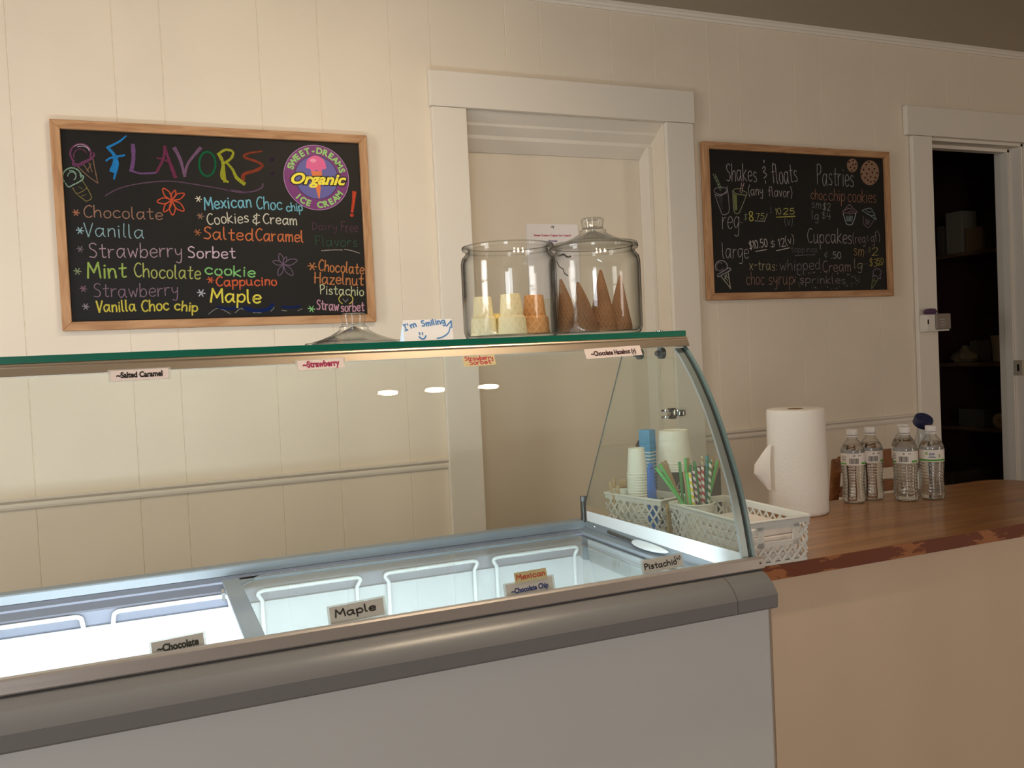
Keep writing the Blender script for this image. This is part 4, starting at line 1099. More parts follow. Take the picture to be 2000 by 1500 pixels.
# cones
def waffle(name, c1, c2, sc, ang=1.0):
    if name in MATS: return MATS[name]
    m = mat(name, c1, .7); nt = m.node_tree; b = nt.nodes['Principled BSDF']; N = nt.nodes.new; L = nt.links.new
    tc = N('ShaderNodeTexCoord'); sp_ = N('ShaderNodeSeparateXYZ'); L(tc.outputs['Object'], sp_.inputs[0])
    at = N('ShaderNodeMath'); at.operation = 'ARCTAN2'; L(sp_.outputs['Y'], at.inputs[0]); L(sp_.outputs['X'], at.inputs[1])
    def band(sgn):
        z = N('ShaderNodeMath'); z.operation = 'MULTIPLY'; L(sp_.outputs['Z'], z.inputs[0]); z.inputs[1].default_value = sc * sgn
        s = N('ShaderNodeMath'); s.operation = 'MULTIPLY_ADD'; L(at.outputs[0], s.inputs[0]); s.inputs[1].default_value = 9 * ang; L(z.outputs[0], s.inputs[2])
        q = N('ShaderNodeMath'); q.operation = 'SINE'; L(s.outputs[0], q.inputs[0]); return q
    a, c = band(1), band(-1)
    mx = N('ShaderNodeMath'); mx.operation = 'MAXIMUM'; L(a.outputs[0], mx.inputs[0]); L(c.outputs[0], mx.inputs[1])
    r = N('ShaderNodeValToRGB'); r.color_ramp.elements[0].position = .72; r.color_ramp.elements[1].position = .95; r.color_ramp.elements[0].color = c2; r.color_ramp.elements[1].color = c1
    L(mx.outputs[0], r.inputs[0]); L(r.outputs[0], b.inputs['Base Color'])
    bpn = N('ShaderNodeBump'); bpn.inputs['Strength'].default_value = .35; bpn.inputs['Distance'].default_value = .001; L(mx.outputs[0], bpn.inputs['Height']); L(bpn.outputs[0], b.inputs['Normal'])
    return m
CK = waffle('cake_cone_yellow', S(250, 238, 200), S(247, 231, 186), 330, 1.2)
CO = waffle('cake_cone_orange', S(228, 170, 112), S(214, 152, 94), 330, 1.2)
WF = waffle('waffle_cone_brown', S(154, 114, 82), S(138, 98, 66), 420, 1.8)
ZJ = ZT + .0074
def inj(px, cx, cy, dy, rad_):
    y = cy + dy; r = ray(px, 620)
    q = Vector(((CAM + r * ((y + 2.87) / r.y)).x - cx, dy))
    if q.length > .0900 - rad_: q = q.normalized() * (.0900 - rad_)   # keep inside the glass
    return cx + q.x, cy + q.y
def cake(px, dy, h, m, lab, k=1.0):
    x, y = inj(px, JL.x, JLy, dy, .030 * k)
    bm = BM()
    lathe(bm, [(.0295 * k, 0), (.030 * k, .002), (.0275 * k, .034), (.0235 * k, .037), (.0195 * k, h - .001), (.0185 * k, h), (0, h), (0, h - .003), (.017 * k, h - .004), (.021 * k, .037), (.0275 * k, .002), (.0295 * k, 0)], x, y, ZJ, 40)
    single('cake_cone', bm, m, lab, 'ice cream cone', 'cake cones in the open jar', (x, y, ZJ), True, 30)
cake(934, -.012, .076, CK, 'pale yellow cake cone at the left side of the open jar', .88)
cake(999, -.030, .079, CK, 'pale yellow cake cone standing in the middle of the open jar')
cake(1044, .012, .079, CO, 'orange brown cake cone at the right side of the open jar')
cake(970, .030, .044, waffle('cake_cone_gold', S(240, 218, 140), S(228, 200, 116), 330), 'short golden cone at the back of the open jar, between the two yellow cones', .8)
def wcone(px, dy, h, r, lean, lab):
    x, y = inj(px, JR.x, JRy, dy, r * 1.12)
    bm = BM()
    n = 12; rings = []
    pr = [(r, 0), (r * 1.0, .003)] + [(r * (1 - f) ** .92 + .0022, h * f) for f in [k / n for k in range(1, n)]] + [(.0025, h), (0, h + .001)]
    lathe(bm, pr, x, y, ZJ, 40, lambda rr, z, a: rr * (1 + .05 * math.cos(a * 2 + 1) + (.1 if .3 < a < 1.0 and z < h * .75 else 0)))
    for v in bm.verts:
        f = (v.co.z - ZJ) / h
        v.co.x += lean[0] * f * f; v.co.y += lean[1] * f
    single('waffle_cone', bm, WF, lab, 'ice cream cone', 'waffle cones in the lidded jar', (x, y, ZJ), True, 40)
wcone(1103, .022, .112, .026, (-.012, 0), 'leftmost waffle cone, leaning on the wall of the lidded jar')
wcone(1133, -.050, .100, .027, (-.012, 0), 'waffle cone nearest the front of the lidded jar')
wcone(1177, -.022, .126, .028, (.0, 0), 'tallest waffle cone, with a bent tip, near the middle of the lidded jar')
wcone(1216, .012, .118, .025, (.006, 0), 'rightmost waffle cone in the lidded jar')

# ------------------------------------------------------------------ the service counter
ZW = .805
TOPW = wood('counter_top_wood', S(182, 130, 78), S(154, 106, 60), (1.2, 14, 14), .32, 2.2, coat=.15)
ctr = thing('service_counter', 'tan fronted service counter with a brown wooden top', 'counter', (1.7, -1.15, 0))
out = [(1.014, -1.405), (2.46, -1.405)] + [(2.46 - .10 + .10 * math.cos(a), -.905 - .10 + .10 * math.sin(a)) for a in [PI / 2 * k / 8 for k in range(9)]] + [(1.014, -.905)]
bm = BM(); prism(bm, out, 2, ZW - .03, ZW); obj('counter_top', bm, TOPW, ctr)
EDG = mat('veneer_edge', S(128, 66, 36), .45)
nt = EDG.node_tree; b = nt.nodes['Principled BSDF']
tc = nt.nodes.new('ShaderNodeTexCoord'); mp = nt.nodes.new('ShaderNodeMapping'); mp.inputs['Scale'].default_value = (4.5, 1, 16)
vz = nt.nodes.new('ShaderNodeTexNoise'); vz.inputs['Scale'].default_value = 1.6; vz.inputs['Detail'].default_value = 8; vz.inputs['Roughness'].default_value = .62
rp = nt.nodes.new('ShaderNodeValToRGB'); rp.color_ramp.elements[0].position = .54; rp.color_ramp.elements[1].position = .56
rp.color_ramp.elements[0].color = S(122, 62, 34); rp.color_ramp.elements[1].color = S(176, 112, 66)
nt.links.new(tc.outputs['Object'], mp.inputs[0]); nt.links.new(mp.outputs[0], vz.inputs['Vector']); nt.links.new(vz.outputs['Fac'], rp.inputs[0]); nt.links.new(rp.outputs[0], b.inputs['Base Color'])
bm = BM(); box(bm, 1.014, 2.46, -1.4068, -1.405, ZW - .031, ZW - .001); obj('edge_band', bm, EDG, ctr)
TAN = mat('counter_front_paint', S(240, 216, 188), .5, vary=.06, vscale=3.5, bump=.3, bscale=9, stretch=(1, 1, .35))
bm = BM(); box(bm, 1.014, 2.40, -1.388, -1.36, 0, ZW - .0305); box(bm, 2.372, 2.40, -1.36, -.95, 0, ZW - .0305); box(bm, 1.014, 1.04, -1.36, -.95, 0, ZW - .0305); obj('front_panel', bm, TAN, ctr)

# ------------------------------------------------------------------ baskets
BSK = mat('basket_plastic', S(236, 236, 230), .4, subs=.15)
def lattice(bm, P00, P10, P01, P11, outn, z_lo, z_hi, keep=None, w=.0046, pitch=.0235):
    """Crossing slanted bars in the wall with bottom corners P00,P10 and top corners P01,P11."""
    L_ = (P10 - P00).length; H = (P01 - P00).length
    def pt(u, v): return P00.lerp(P10, u).lerp(P01.lerp(P11, u), v)
    run = pitch * (H * (z_hi - z_lo)) / .030 / L_
    st = pitch / L_
    k = -run - st
    while k < 1 + run + st:
        for sg in (1, -1):
            a0 = k; a1 = k + sg * run
            seg = []
            for i in range(13):
                f = i / 12
                u = a0 + (a1 - a0) * f; v = z_lo + (z_hi - z_lo) * f
                ok = 0 <= u <= 1 and (keep is None or keep(u, v))
                if ok: seg.append(pt(u, v))
                elif seg:
                    if len(seg) > 1: bar_(bm, seg[0], seg[-1], outn, w)
                    seg = []
            if len(seg) > 1: bar_(bm, seg[0], seg[-1], outn, w)
        k += st
def bar_(bm, A, B, n, w):
    t = (B - A).normalized(); s = n.cross(t).normalized() * w / 2; d = n * .0009
    vs = [bm.verts.new(p + a + b) for p in (A - t * .001, B + t * .001) for a, b in ((-s, -d), (s, -d), (s, d), (-s, d))]
    for f in ((0, 1, 2, 3), (4, 5, 6, 7), (0, 1, 5, 4), (1, 2, 6, 5), (2, 3, 7, 6), (3, 0, 4, 7)): bm.faces.new([vs[i] for i in f])
def wallband(bm, P00, P10, P01, P11, n, v0, v1, th=.0012):
    q = [P00.lerp(P01, v0), P10.lerp(P11, v0), P10.lerp(P11, v1), P00.lerp(P01, v1)]
    A = [bm.verts.new(p - n * th) for p in q]; B = [bm.verts.new(p + n * th) for p in q]
    bm.faces.new(A); bm.faces.new(B)
    for i in range(4): bm.faces.new((A[i], A[(i + 1) % 4], B[(i + 1) % 4], B[i]))

def basket(lab, FL, length, width, h, ang, flare):
    """FL: front left top corner (nearest the camera, left); the long side runs back from it."""
    back = Vector((-math.sin(ang), math.cos(ang), 0)); right = Vector((math.cos(ang), math.sin(ang), 0))
    t0 = Vector((FL[0], FL[1], ZW + h + .0005))
    T = [t0, t0 + right * width, t0 + right * width + back * length, t0 + back * length]   # FL FR BR BL
    c = sum(T, Vector()) / 4
    Bt = []
    for p, (a, b_) in zip(T, ((1, 1), (-1, 1), (-1, -1), (1, -1))):
        q = p + right * flare * a + back * flare * b_; q.z = ZW + .0005; Bt.append(q)
    t = thing('storage_basket', lab, 'basket', (c.x, c.y, ZW))
    bm = BM(); hb = BM(); obj_h = []
    sides = [(0, 1, -back, True), (1, 2, right, False), (2, 3, back, True), (3, 0, -right, False)]
    for i, j, n, short in sides:
        a = (Bt[i], Bt[j], T[i], T[j])
        keep = None
        if short and width > .1:
            keep = lambda u, v: not (.18 < u < .80 and .46 < v < .85)
        lattice(bm, *a, n, .045, .88, keep)
        wallband(bm, *a, n, .0, .06)
        wallband(bm, *a, n, .865, 1.0)
        if short and width > .1:
            for z0_, z1_, u0, u1 in ((.41, .52, .15, .83), (.80, .87, .15, .83), (.41, .87, .15, .245), (.41, .87, .735, .83)):
                P = lambda u, v: a[0].lerp(a[1], u).lerp(a[2].lerp(a[3], u), v)
                q0, q1, q2, q3 = P(u0, z0_), P(u1, z0_), P(u0, z1_), P(u1, z1_)
                wallband(hb, q0, q1, q2, q3, n, 0, 1, .0018)
            obj_h.append(hb); hb = BM()
    ins = [p + (c - p).normalized() * .002 for p in Bt]
    A = [bm.verts.new(p + Vector((0, 0, .0005))) for p in Bt]; B = [bm.verts.new(p + Vector((0, 0, .0025))) for p in Bt]
    bm.faces.new(A[::-1]); bm.faces.new(B)
    for i in range(4): bm.faces.new((A[i], A[(i + 1) % 4], B[(i + 1) % 4], B[i]))
    obj('lattice_body', bm, BSK, t)
    rb = BM()
    lip = [T[0] - right * .003 - back * .003, T[1] + right * .003 - back * .003, T[2] + right * .003 + back * .003, T[3] - right * .003 + back * .003]
    tube(rb, [p for k in range(4) for p in (lip[k].lerp(lip[(k + 1) % 4], .03), lip[k].lerp(lip[(k + 1) % 4], .97))], .0028, 8, closed=True)
    obj('rim', rb, BSK, t, True)
    hb.free()
    for q in obj_h: obj('handle', q, BSK, t)
    return t
b2x = 1.108
basket('white lattice basket holding the straws and napkins, at the counter edge', (b2x, -1.409), .305, .153, .0935, math.radians(-2), .006)
ang1 = math.radians(14)
basket('white lattice basket holding the small cups and wooden spoons, behind the straw basket', (1.105, -1.087), .19, .091, .0975, ang1, .003)

# napkins in the front basket
NAP = mat('napkin_paper', S(236, 226, 218), .85, bump=.3, bscale=120)
nl = ['top napkin of the folded pile in the straw basket', 'second napkin from the top of the pile in the straw basket', 'third napkin from the top of the pile in the straw basket', 'bottom napkin of the pile in the straw basket']
for k in range(4):
    z = ZW + .004 + .0175 * k
    bm = BM(); box(bm, 1.136 + .001 * k, 1.246 - .001 * (k % 2), -1.396 + .002 * k, -1.205 - .002 * (k % 3), z, z + .0172, .003)
    for v in bm.verts: v.co.z += .0012 * math.sin(v.co.x * 70 + k) * math.sin(v.co.y * 45 + 2 * k) * (1 if k == 3 else .2)
    single('napkin', bm, NAP, nl[3 - k], 'napkin', 'folded napkins in the straw basket', (1.184, -1.3, z))

# cups
CUP = mat('paper_cup_white', S(240, 238, 226), .55)
def cup_mesh(x, y, z, rb, rt, h, seg=40):
    bm = BM(); lathe(bm, [(0, .004), (rb - .001, .004), (rb, 0), (rt, h - .003), (rt + .0018, h - .0025), (rt + .0022, h), (rt, h + .0008), (rt - .0012, h - .002), (rb - .0014, .006), (0, .006)], x, y, z, seg); return bm
# straw cup
SX, SY = 1.161, -1.150
bm = cup_mesh(SX, SY, ZW + .0035, .036, .0425, .0935); single('paper_cup', bm, CUP, 'white paper cup full of paper straws in the front basket', 'cup', None, (SX, SY, ZW + .0035), True, 35)
# spoon cup
PX, PY = 1.094, -.925
bm = cup_mesh(PX, PY, ZW + .0035, .0195, .0245, .108); single('paper_cup', bm, CUP, 'white paper cup holding wooden spoons in the rear basket', 'cup', None, (PX, PY, ZW + .0035), True, 35)
# upside down stacks
ORD = ['topmost', 'second', 'third', 'fourth', 'fifth', 'sixth', 'seventh', 'eighth', 'ninth', 'tenth', 'eleventh', 'twelfth', 'thirteenth', 'fourteenth', 'fifteenth', 'sixteenth', 'seventeenth', 'eighteenth', 'nineteenth', 'twentieth', 'twenty-first', 'twenty-second', 'twenty-third', 'twenty-fourth']
def cup_stack(x, y, z, n, step, r_rim, r_bot, h, what, grp):
    me = None
    for k in range(n):          # k = 0 is the lowest
        zz = z + step * k
        lab = ('%s paper cup of the %s' if k == n - 1 else '%s paper cup from the top of the %s') % (ORD[n - 1 - k], what)
        if me is None:
            bm = BM(); lathe(bm, [(r_rim - .001, .001), (r_rim + .0016, 0), (r_rim + .002, .002), (r_rim + .0004, .0034), (r_bot, h), (r_bot - .0012, h), (r_bot - .0014, h - .004), (0, h - .0042), (0, h - .005), (r_bot - .003, h - .005), (r_rim - .001, .001)], 0, 0, 0, 40)
            o = single('paper_cup', bm, CUP, lab, 'cup', grp, None, True, 35); me = o
        else:
            o = me.copy(); COL.objects.link(o); o['label'] = lab
        o.location = (x, y, zz)
KX, KY = 1.114, -.972
cup_stack(KX, KY, ZW + .0035, 23, .0066, .0245, .0195, .064, 'small upside-down stack', 'small paper cups stacked upside down')
# black box with the big stack on it
t = thing('napkin_box', 'black box behind the straws with tall cups standing on it', 'box', (1.27, -.955, ZW))
bm = BM(); box(bm, 1.188, 1.342, -1.0, -.942, ZW + .0002, .951, .002); obj('body', bm, mat('black_card', S(34, 36, 34), .6), t)
bm = BM()
CB = [on(a, b, 1, -1.0002) for a, b in smooth_path([(1330, 941), (1325, 946), (1323, 953), (1325, 957), (1330, 955)], 5)]
ribbon(bm, CB, .002, Vector((0, -1, 0)), .0003); obj('chalk_mark', bm, mat('chalk_white', S(200, 200, 190), .9), t)
cup_stack(1.2285, -.964, .9514, 4, .0062, .0435, .0365, .083, 'tall upside-down stack on the black box', 'large paper cups stacked upside down')
# striped carton, blue scoop, plastic sleeve, round card
CTN = mat('striped_carton', S(52, 152, 206), .45)
nt = CTN.node_tree; b = nt.nodes['Principled BSDF']; tc = nt.nodes.new('ShaderNodeTexCoord'); sp_ = nt.nodes.new('ShaderNodeSeparateXYZ'); nt.links.new(tc.outputs['Object'], sp_.inputs[0])
m1 = nt.nodes.new('ShaderNodeMath'); m1.operation = 'MULTIPLY'; m1.inputs[1].default_value = 1 / .0088; nt.links.new(sp_.outputs['Z'], m1.inputs[0])
m2 = nt.nodes.new('ShaderNodeMath'); m2.operation = 'FRACT'; nt.links.new(m1.outputs[0], m2.inputs[0])
m3 = nt.nodes.new('ShaderNodeMath'); m3.operation = 'GREATER_THAN'; m3.inputs[1].default_value = .66; nt.links.new(m2.outputs[0], m3.inputs[0])
m4 = nt.nodes.new('ShaderNodeMath'); m4.operation = 'LESS_THAN'; m4.inputs[1].default_value = .1935; nt.links.new(sp_.outputs['Z'], m4.inputs[0])
m5 = nt.nodes.new('ShaderNodeMath'); m5.operation = 'MULTIPLY'; nt.links.new(m3.outputs[0], m5.inputs[0]); nt.links.new(m4.outputs[0], m5.inputs[1])
mx = nt.nodes.new('ShaderNodeMix'); mx.data_type = 'RGBA'; mx.inputs[6].default_value = S(52, 152, 206); mx.inputs[7].default_value = S(236, 240, 240)
nt.links.new(m5.outputs[0], mx.inputs[0]); nt.links.new(mx.outputs[2], b.inputs['Base Color'])
bm = BM(); box(bm, -.0155, .0155, -.0155, .0155, .0, .249, .001)
bmesh.ops.rotate(bm, verts=bm.verts[:], matrix=Matrix.Rotation(math.radians(28), 3, 'Z')); bmesh.ops.translate(bm, verts=bm.verts[:], vec=(1.181, -.915, ZW + .0005))
single('striped_carton', bm, CTN, 'light blue carton with white stripes behind the small cup stack', 'carton', None, (1.181, -.915, ZW + .0005))
hx, hy = 1.140, -.993
t = thing('ice_cream_scoop', 'blue plastic scoop with its handle up beside the small cup stack', 'scoop', (hx, hy, ZW + .0035))
bm = BM()
ring0 = None
prs = [(.0, .0145), (.08, .0140), (.12, .0125), (.155, .0095), (.166, .0065), (.171, .003)]
rg = []
for z, w in prs:
    rg.append([bm.verts.new((hx + w * math.cos(a), hy + .0055 * math.sin(a), ZW + .004 + z)) for a in [2 * PI * k / 20 for k in range(20)]])
for A, B in zip(rg, rg[1:]):
    for k in range(20): bm.faces.new((A[k], A[(k + 1) % 20], B[(k + 1) % 20], B[k]))
bm.faces.new(rg[0][::-1]); bm.faces.new(rg[-1])
obj('handle', bm, mat('blue_plastic', S(40, 112, 208), .3), t, True, 50)
bm = BM(); lathe(bm, [(0, 0), (.003, 0), (.003, .001), (0, .001)], 0, 0, 0, 12); bmesh.ops.rotate(bm, verts=bm.verts[:], matrix=Matrix.Rotation(PI / 2, 3, 'X')); bmesh.ops.translate(bm, verts=bm.verts[:], vec=(hx - .002, hy - .0052, ZW + .162)); obj('hang_hole', bm, mat('blue_dark', S(24, 60, 130), .6), t)
bm = BM()
fr_ = []
for i in range(10):
    row = []
    for j in range(5):
        q = on(1284 + 5.5 * j + 1.5 * i * (j / 4), 905 + 8.5 * i, 1, -1.052 + .003 * math.sin(i * 1.9 + j * 2.3))
        row.append(q)
    fr_.append(row)
V = [[bm.verts.new(p) for p in r] for r in fr_]; W_ = [[bm.verts.new(p + Vector((.0002, .0006, 0))) for p in r] for r in fr_]
for i in range(9):
    for j in range(4):
        bm.faces.new((V[i][j], V[i][j + 1], V[i + 1][j + 1], V[i + 1][j])); bm.faces.new((W_[i][j], W_[i + 1][j], W_[i + 1][j + 1], W_[i][j + 1]))
single('plastic_sleeve', bm, glass_mat('clear_plastic', (.93, .95, .95, 1), (.6, .65, .65, 1), f0=.06, haze=.12, rough=.1), 'clear crinkled plastic sleeve right of the blue scoop', 'plastic sleeve', None, tuple(fr_[9][2]), True)
dcx = on(1261, 876, 1, -.8905)
t = thing('round_card', 'dark purple round card peeking out behind the striped carton', 'card', (dcx.x, -.8905, ZW))
bm = BM(); lathe(bm, [(0, 0), (.031, 0), (.031, .0015), (0, .0015)], 0, 0, 0, 40); bmesh.ops.rotate(bm, verts=bm.verts[:], matrix=Matrix.Rotation(PI / 2, 3, 'X'))
bmesh.ops.translate(bm, verts=bm.verts[:], vec=(dcx.x, -.8905, dcx.z)); box(bm, dcx.x - .004, dcx.x + .004, -.892, -.8905, ZW + .0002, dcx.z - .02)
obj('disc', bm, mat('plum_card', S(70, 34, 52), .5), t)
bm = BM(); q = on(1239, 874, 1, -.8926); stamp(bm, glyphs('Or', 1, .03, .2, 'LEFT'), q - Vector((0, 0, .004)), Vector((1, 0, 0)), Vector((0, 0, 1)), .0002, Vector((0, -1, 0)), fit=.011); obj('lettering', bm, mat('card_gold', S(196, 170, 70), .5), t)
# kraft packet between the baskets
bm = BM(); box(bm, 1.112, 1.185, -1.1, -1.0945, ZW + .0002, ZW + .092, .0015)
bmesh.ops.rotate(bm, verts=bm.verts[:], cent=(1.15, -1.097, ZW), matrix=Matrix.Rotation(math.radians(6), 3, 'Z'))
single('kraft_packet', bm, mat('kraft_paper', S(196, 164, 106), .8, vary=.25, vscale=60), 'brown kraft packet wedged between the two white baskets', 'packet', None, (1.15, -1.097, ZW))

# wooden spoons
SPW = mat('spoon_wood', S(214, 184, 138), .7, vary=.1, vscale=40, stretch=(1, 1, .2))
def spoon(px, py, lean, lab, yoff):
    top = on(px, py, 1, PY + yoff)
    base = Vector((PX + lean * .3, PY + yoff * .4, ZW + .012))
    d = (top - base); L_ = d.length
    prs = [(0, .0035), (L_ - .03, .0034), (L_ - .022, .0048), (L_ - .012, .0062), (L_ - .005, .0056), (L_ - .001, .003), (L_, .001)]
    bm = BM()
    A = [(w, z) for z, w in prs] + [(-w, z) for z, w in prs[::-1]]
    F_ = [bm.verts.new((a, -.0007, z)) for a, z in A]; K_ = [bm.verts.new((a, .0007, z)) for a, z in A]
    bm.faces.new(F_); bm.faces.new(K_[::-1])
    for i in range(len(A)): bm.faces.new((F_[i], F_[(i + 1) % len(A)], K_[(i + 1) % len(A)], K_[i]))
    o = single('wooden_spoon', bm, SPW, lab, 'spoon', 'wooden spoons in the rear paper cup')
    o.location = base; o.rotation_mode = 'QUATERNION'; o.rotation_quaternion = d.to_track_quat('Z', 'Y')
for i, (px, py, le, lab, yo) in enumerate(((1191, 941, -.03, 'leftmost wooden spoon, leaning out of its cup', -.012), (1197, 934, -.012, 'wooden spoon second from the left in its cup', .004), (1200, 930, -.006, 'tallest wooden spoon in its cup', .012), (1204, 948, 0, 'shortest wooden spoon at the front of its cup', -.016), (1213, 936, .01, 'wooden spoon leaning right behind the shortest one', .008), (1220, 934, .02, 'rightmost wooden spoon, beside the small cup stack', .0))):
    spoon(px, py, le, lab, yo)

# straws
def straw_mat(name, c1, c2=None):
    if name in MATS: return MATS[name]
    m = mat(name, c1, .6)
    if c2:
        nt = m.node_tree; b = nt.nodes['Principled BSDF']; N = nt.nodes.new; L = nt.links.new
        tc = N('ShaderNodeTexCoord'); sp_ = N('ShaderNodeSeparateXYZ'); L(tc.outputs['Object'], sp_.inputs[0])
        at = N('ShaderNodeMath'); at.operation = 'ARCTAN2'; L(sp_.outputs['Y'], at.inputs[0]); L(sp_.outputs['X'], at.inputs[1])
        a = N('ShaderNodeMath'); a.operation = 'MULTIPLY'; L(at.outputs[0], a.inputs[0]); a.inputs[1].default_value = 1 / (2 * PI)
        z = N('ShaderNodeMath'); z.operation = 'MULTIPLY_ADD'; L(sp_.outputs['Z'], z.inputs[0]); z.inputs[1].default_value = 1 / .0165; L(a.outputs[0], z.inputs[2])
        f = N('ShaderNodeMath'); f.operation = 'FRACT'; L(z.outputs[0], f.inputs[0])
        g = N('ShaderNodeMath'); g.operation = 'GREATER_THAN'; L(f.outputs[0], g.inputs[0]); g.inputs[1].default_value = .5
        mx = N('ShaderNodeMix'); mx.data_type = 'RGBA'; mx.inputs[6].default_value = c1; mx.inputs[7].default_value = c2
        L(g.outputs[0], mx.inputs[0]); L(mx.outputs[2], b.inputs['Base Color'])
    return m
SG = straw_mat('straw_green', S(92, 196, 104)); SG2 = straw_mat('straw_dark_green', S(64, 150, 84)); SK = straw_mat('straw_kraft', S(176, 144, 104))
SW = S(240, 236, 228)
SY_ = straw_mat('straw_yellow_striped', S(236, 206, 40), SW); SP = straw_mat('straw_purple_striped', S(112, 68, 110), SW); SR = straw_mat('straw_red_striped', S(190, 44, 58), SW); SGW = straw_mat('straw_green_striped', S(50, 124, 70), SW); SB = straw_mat('straw_teal_striped', S(44, 132, 92), S(60, 150, 170)); SKC = straw_mat('straw_tan_striped', S(178, 150, 112), S(226, 214, 190))
SM_ = {}
def straw(px, py, rx, ry, yo, m, lab):
    top = on(px, py, 1, SY + yo); rim = on(rx, ry, 1, SY + yo * .8)
    ro = Vector((rim.x - SX, rim.y - SY, 0))
    if ro.length > .0365: ro = ro.normalized() * .0365
    rim = Vector((SX + ro.x, SY + ro.y, ZW + .096))
    d = (top - rim).normalized()
    base = rim + d * ((ZW + .012 - rim.z) / d.z)
    off = Vector((base.x - SX, base.y - SY, 0))
    if off.length > .031: off = off.normalized() * .031
    base = Vector((SX + off.x, SY + off.y, ZW + .0105)); L_ = (top - base).length
    bm = BM(); lathe(bm, [(.0026, 0), (.0034, 0), (.0034, L_), (.0026, L_), (.0026, 0)], 0, 0, 0, 14)
    o = single('paper_straw', bm, m, lab, 'straw', 'paper straws in the white cup', None, True, 40)
    o.location = base; o.rotation_mode = 'QUATERNION'; o.rotation_quaternion = (top - base).to_track_quat('Z', 'Y')
for a in ((1282, 914, 1318, 985, -.012, SG, 'green straw leaning farthest left in the straw cup'), (1289, 907, 1324, 985, -.004, SG, 'second green straw from the left in the straw cup'),
          (1293, 903, 1328, 985, .004, SK, 'kraft straw leaning left beside the two left green straws'), (1299, 900, 1332, 982, .012, SK, 'second kraft straw leaning left in the straw cup'),
          (1327, 902, 1334, 982, .018, SG2, 'green straw in front of the black box, right of the left leaning bunch'), (1339, 895, 1341, 980, .024, SG, 'tall green straw left of the yellow striped straw'),
          (1344, 894, 1346, 980, .030, SK, 'thin kraft straw behind the tall green straw'), (1348, 908, 1350, 980, .022, SG2, 'green straw whose tip shows behind the yellow striped straw'),
          (1336, 921, 1346, 985, -.014, SK, 'short kraft straw at the front, left of the yellow striped straw'), (1341, 923, 1349, 985, -.020, SG, 'short green straw at the front of the straw cup'),
          (1347, 923, 1355, 985, -.026, SY_, 'yellow and white striped straw'), (1354, 919, 1362, 985, -.022, SP, 'purple and white striped straw'),
          (1356, 901, 1367, 982, .010, SG2, 'green straw rising behind the purple striped straw'), (1364, 913, 1371, 980, .0, SR, 'left one of the two red and white striped straws'),
          (1372, 911, 1374, 982, -.016, SR, 'right one of the two red and white striped straws'), (1371, 891, 1374, 975, .014, SKC, 'tan and cream striped straw behind the red striped straws'),
          (1381, 890, 1380, 978, -.004, SB, 'teal green straw, tallest in the cup'), (1388, 898, 1384, 978, -.014, SGW, 'dark green and white striped straw'),
          (1394, 893, 1387, 972, .016, SK, 'kraft straw behind the green and white striped straw'), (1401, 900, 1388, 970, .004, SG, 'green straw leaning right in the straw cup'),
          (1407, 897, 1390, 968, .012, SK, 'kraft straw leaning farthest right in the straw cup')):
    straw(*a)

# ------------------------------------------------------------------ paper towel roll
TX, TY = 1.594, -.990
t = thing('paper_towel_roll', 'white roll of paper towels standing on the wooden counter', 'paper towels', (TX, TY, ZW))
PTW = mat('towel_paper', S(244, 240, 234), .9, bump=.55, bscale=110)
bm = BM()
R_ = .0765
lathe(bm, [(.021, .001), (R_ - .006, 0), (R_ - .001, .004), (R_, .012), (R_ - .0005, .15), (R_ - .002, .270), (R_ - .003, .2775), (R_ - .006, .279), (.021, .278), (.021, .001)], TX, TY, ZW + .0003, 72)
obj('roll', bm, PTW, t, True, 50)
bm = BM(); lathe(bm, [(.019, .002), (.0209, .002), (.0209, .2785), (.019, .2785), (.019, .002)], TX, TY, ZW + .0003, 32); obj('core', bm, mat('core_card', S(150, 120, 88), .8), t, True, 40)
bm = BM()
pts = [[(1505, 866), (1501, 870), (1497, 874)], [(1505, 882), (1495, 886), (1485, 891)], [(1504, 905), (1488, 908), (1474, 907)], [(1505, 930), (1488, 930), (1473, 925)], [(1506, 958), (1500, 956), (1496, 951)]]
gr = [[on(a, b, 1, TY - .004 + .006 * j) for j, (a, b) in enumerate(r)] for r in pts]
V = [[bm.verts.new(p) for p in r] for r in gr]; W_ = [[bm.verts.new(p + Vector((0, .0008, 0))) for p in r] for r in gr]
for i in range(4):
    for j in range(2):
        bm.faces.new((V[i][j], V[i][j + 1], V[i + 1][j + 1], V[i + 1][j])); bm.faces.new((W_[i][j], W_[i + 1][j], W_[i + 1][j + 1], W_[i][j + 1]))
obj('loose_sheet', bm, PTW, t, True)

# ------------------------------------------------------------------ water bottles
PET = glass_mat('bottle_plastic', (.97, .975, .97, 1), (.42, .42, .4, 1), f0=.06, power=2.5)
H2O = mat('water', (1, 1, 1, 1), .0, trans=1.0, ior=1.33)
CAPM = mat('bottle_cap_white', S(236, 234, 232), .4)
LBW = mat('bottle_label_white', S(240, 234, 228), .5); LBG = mat('bottle_label_green', S(86, 166, 52), .5)
BK = mat('barcode_black', S(44, 36, 34), .6); LBB = mat('bottle_label_blue', S(70, 90, 140), .6); LBL = mat('bottle_label_leaf', S(180, 196, 140), .6)
def rad(z):
    if z < .012: return .0265 + .0045 * math.sqrt(max(0, z / .012))
    if z < .104:
        w = .0305 + .0012 * math.cos((z - .058) / .046 * PI) * -1
        return w - .0011 * (.5 + .5 * math.sin(z / .0085 * 2 * PI))
    if z < .142: return .0318
    if z < .178:
        f = (z - .142) / .036
        return .0318 - (.0318 - .0128) * (f ** 1.7)
    return .0128
PB = [(0, .003)] + [(.012, .001), (.022, 0)] + [(rad(k * .0017), k * .0017) for k in range(1, 111)] + [(.0128, .191)]
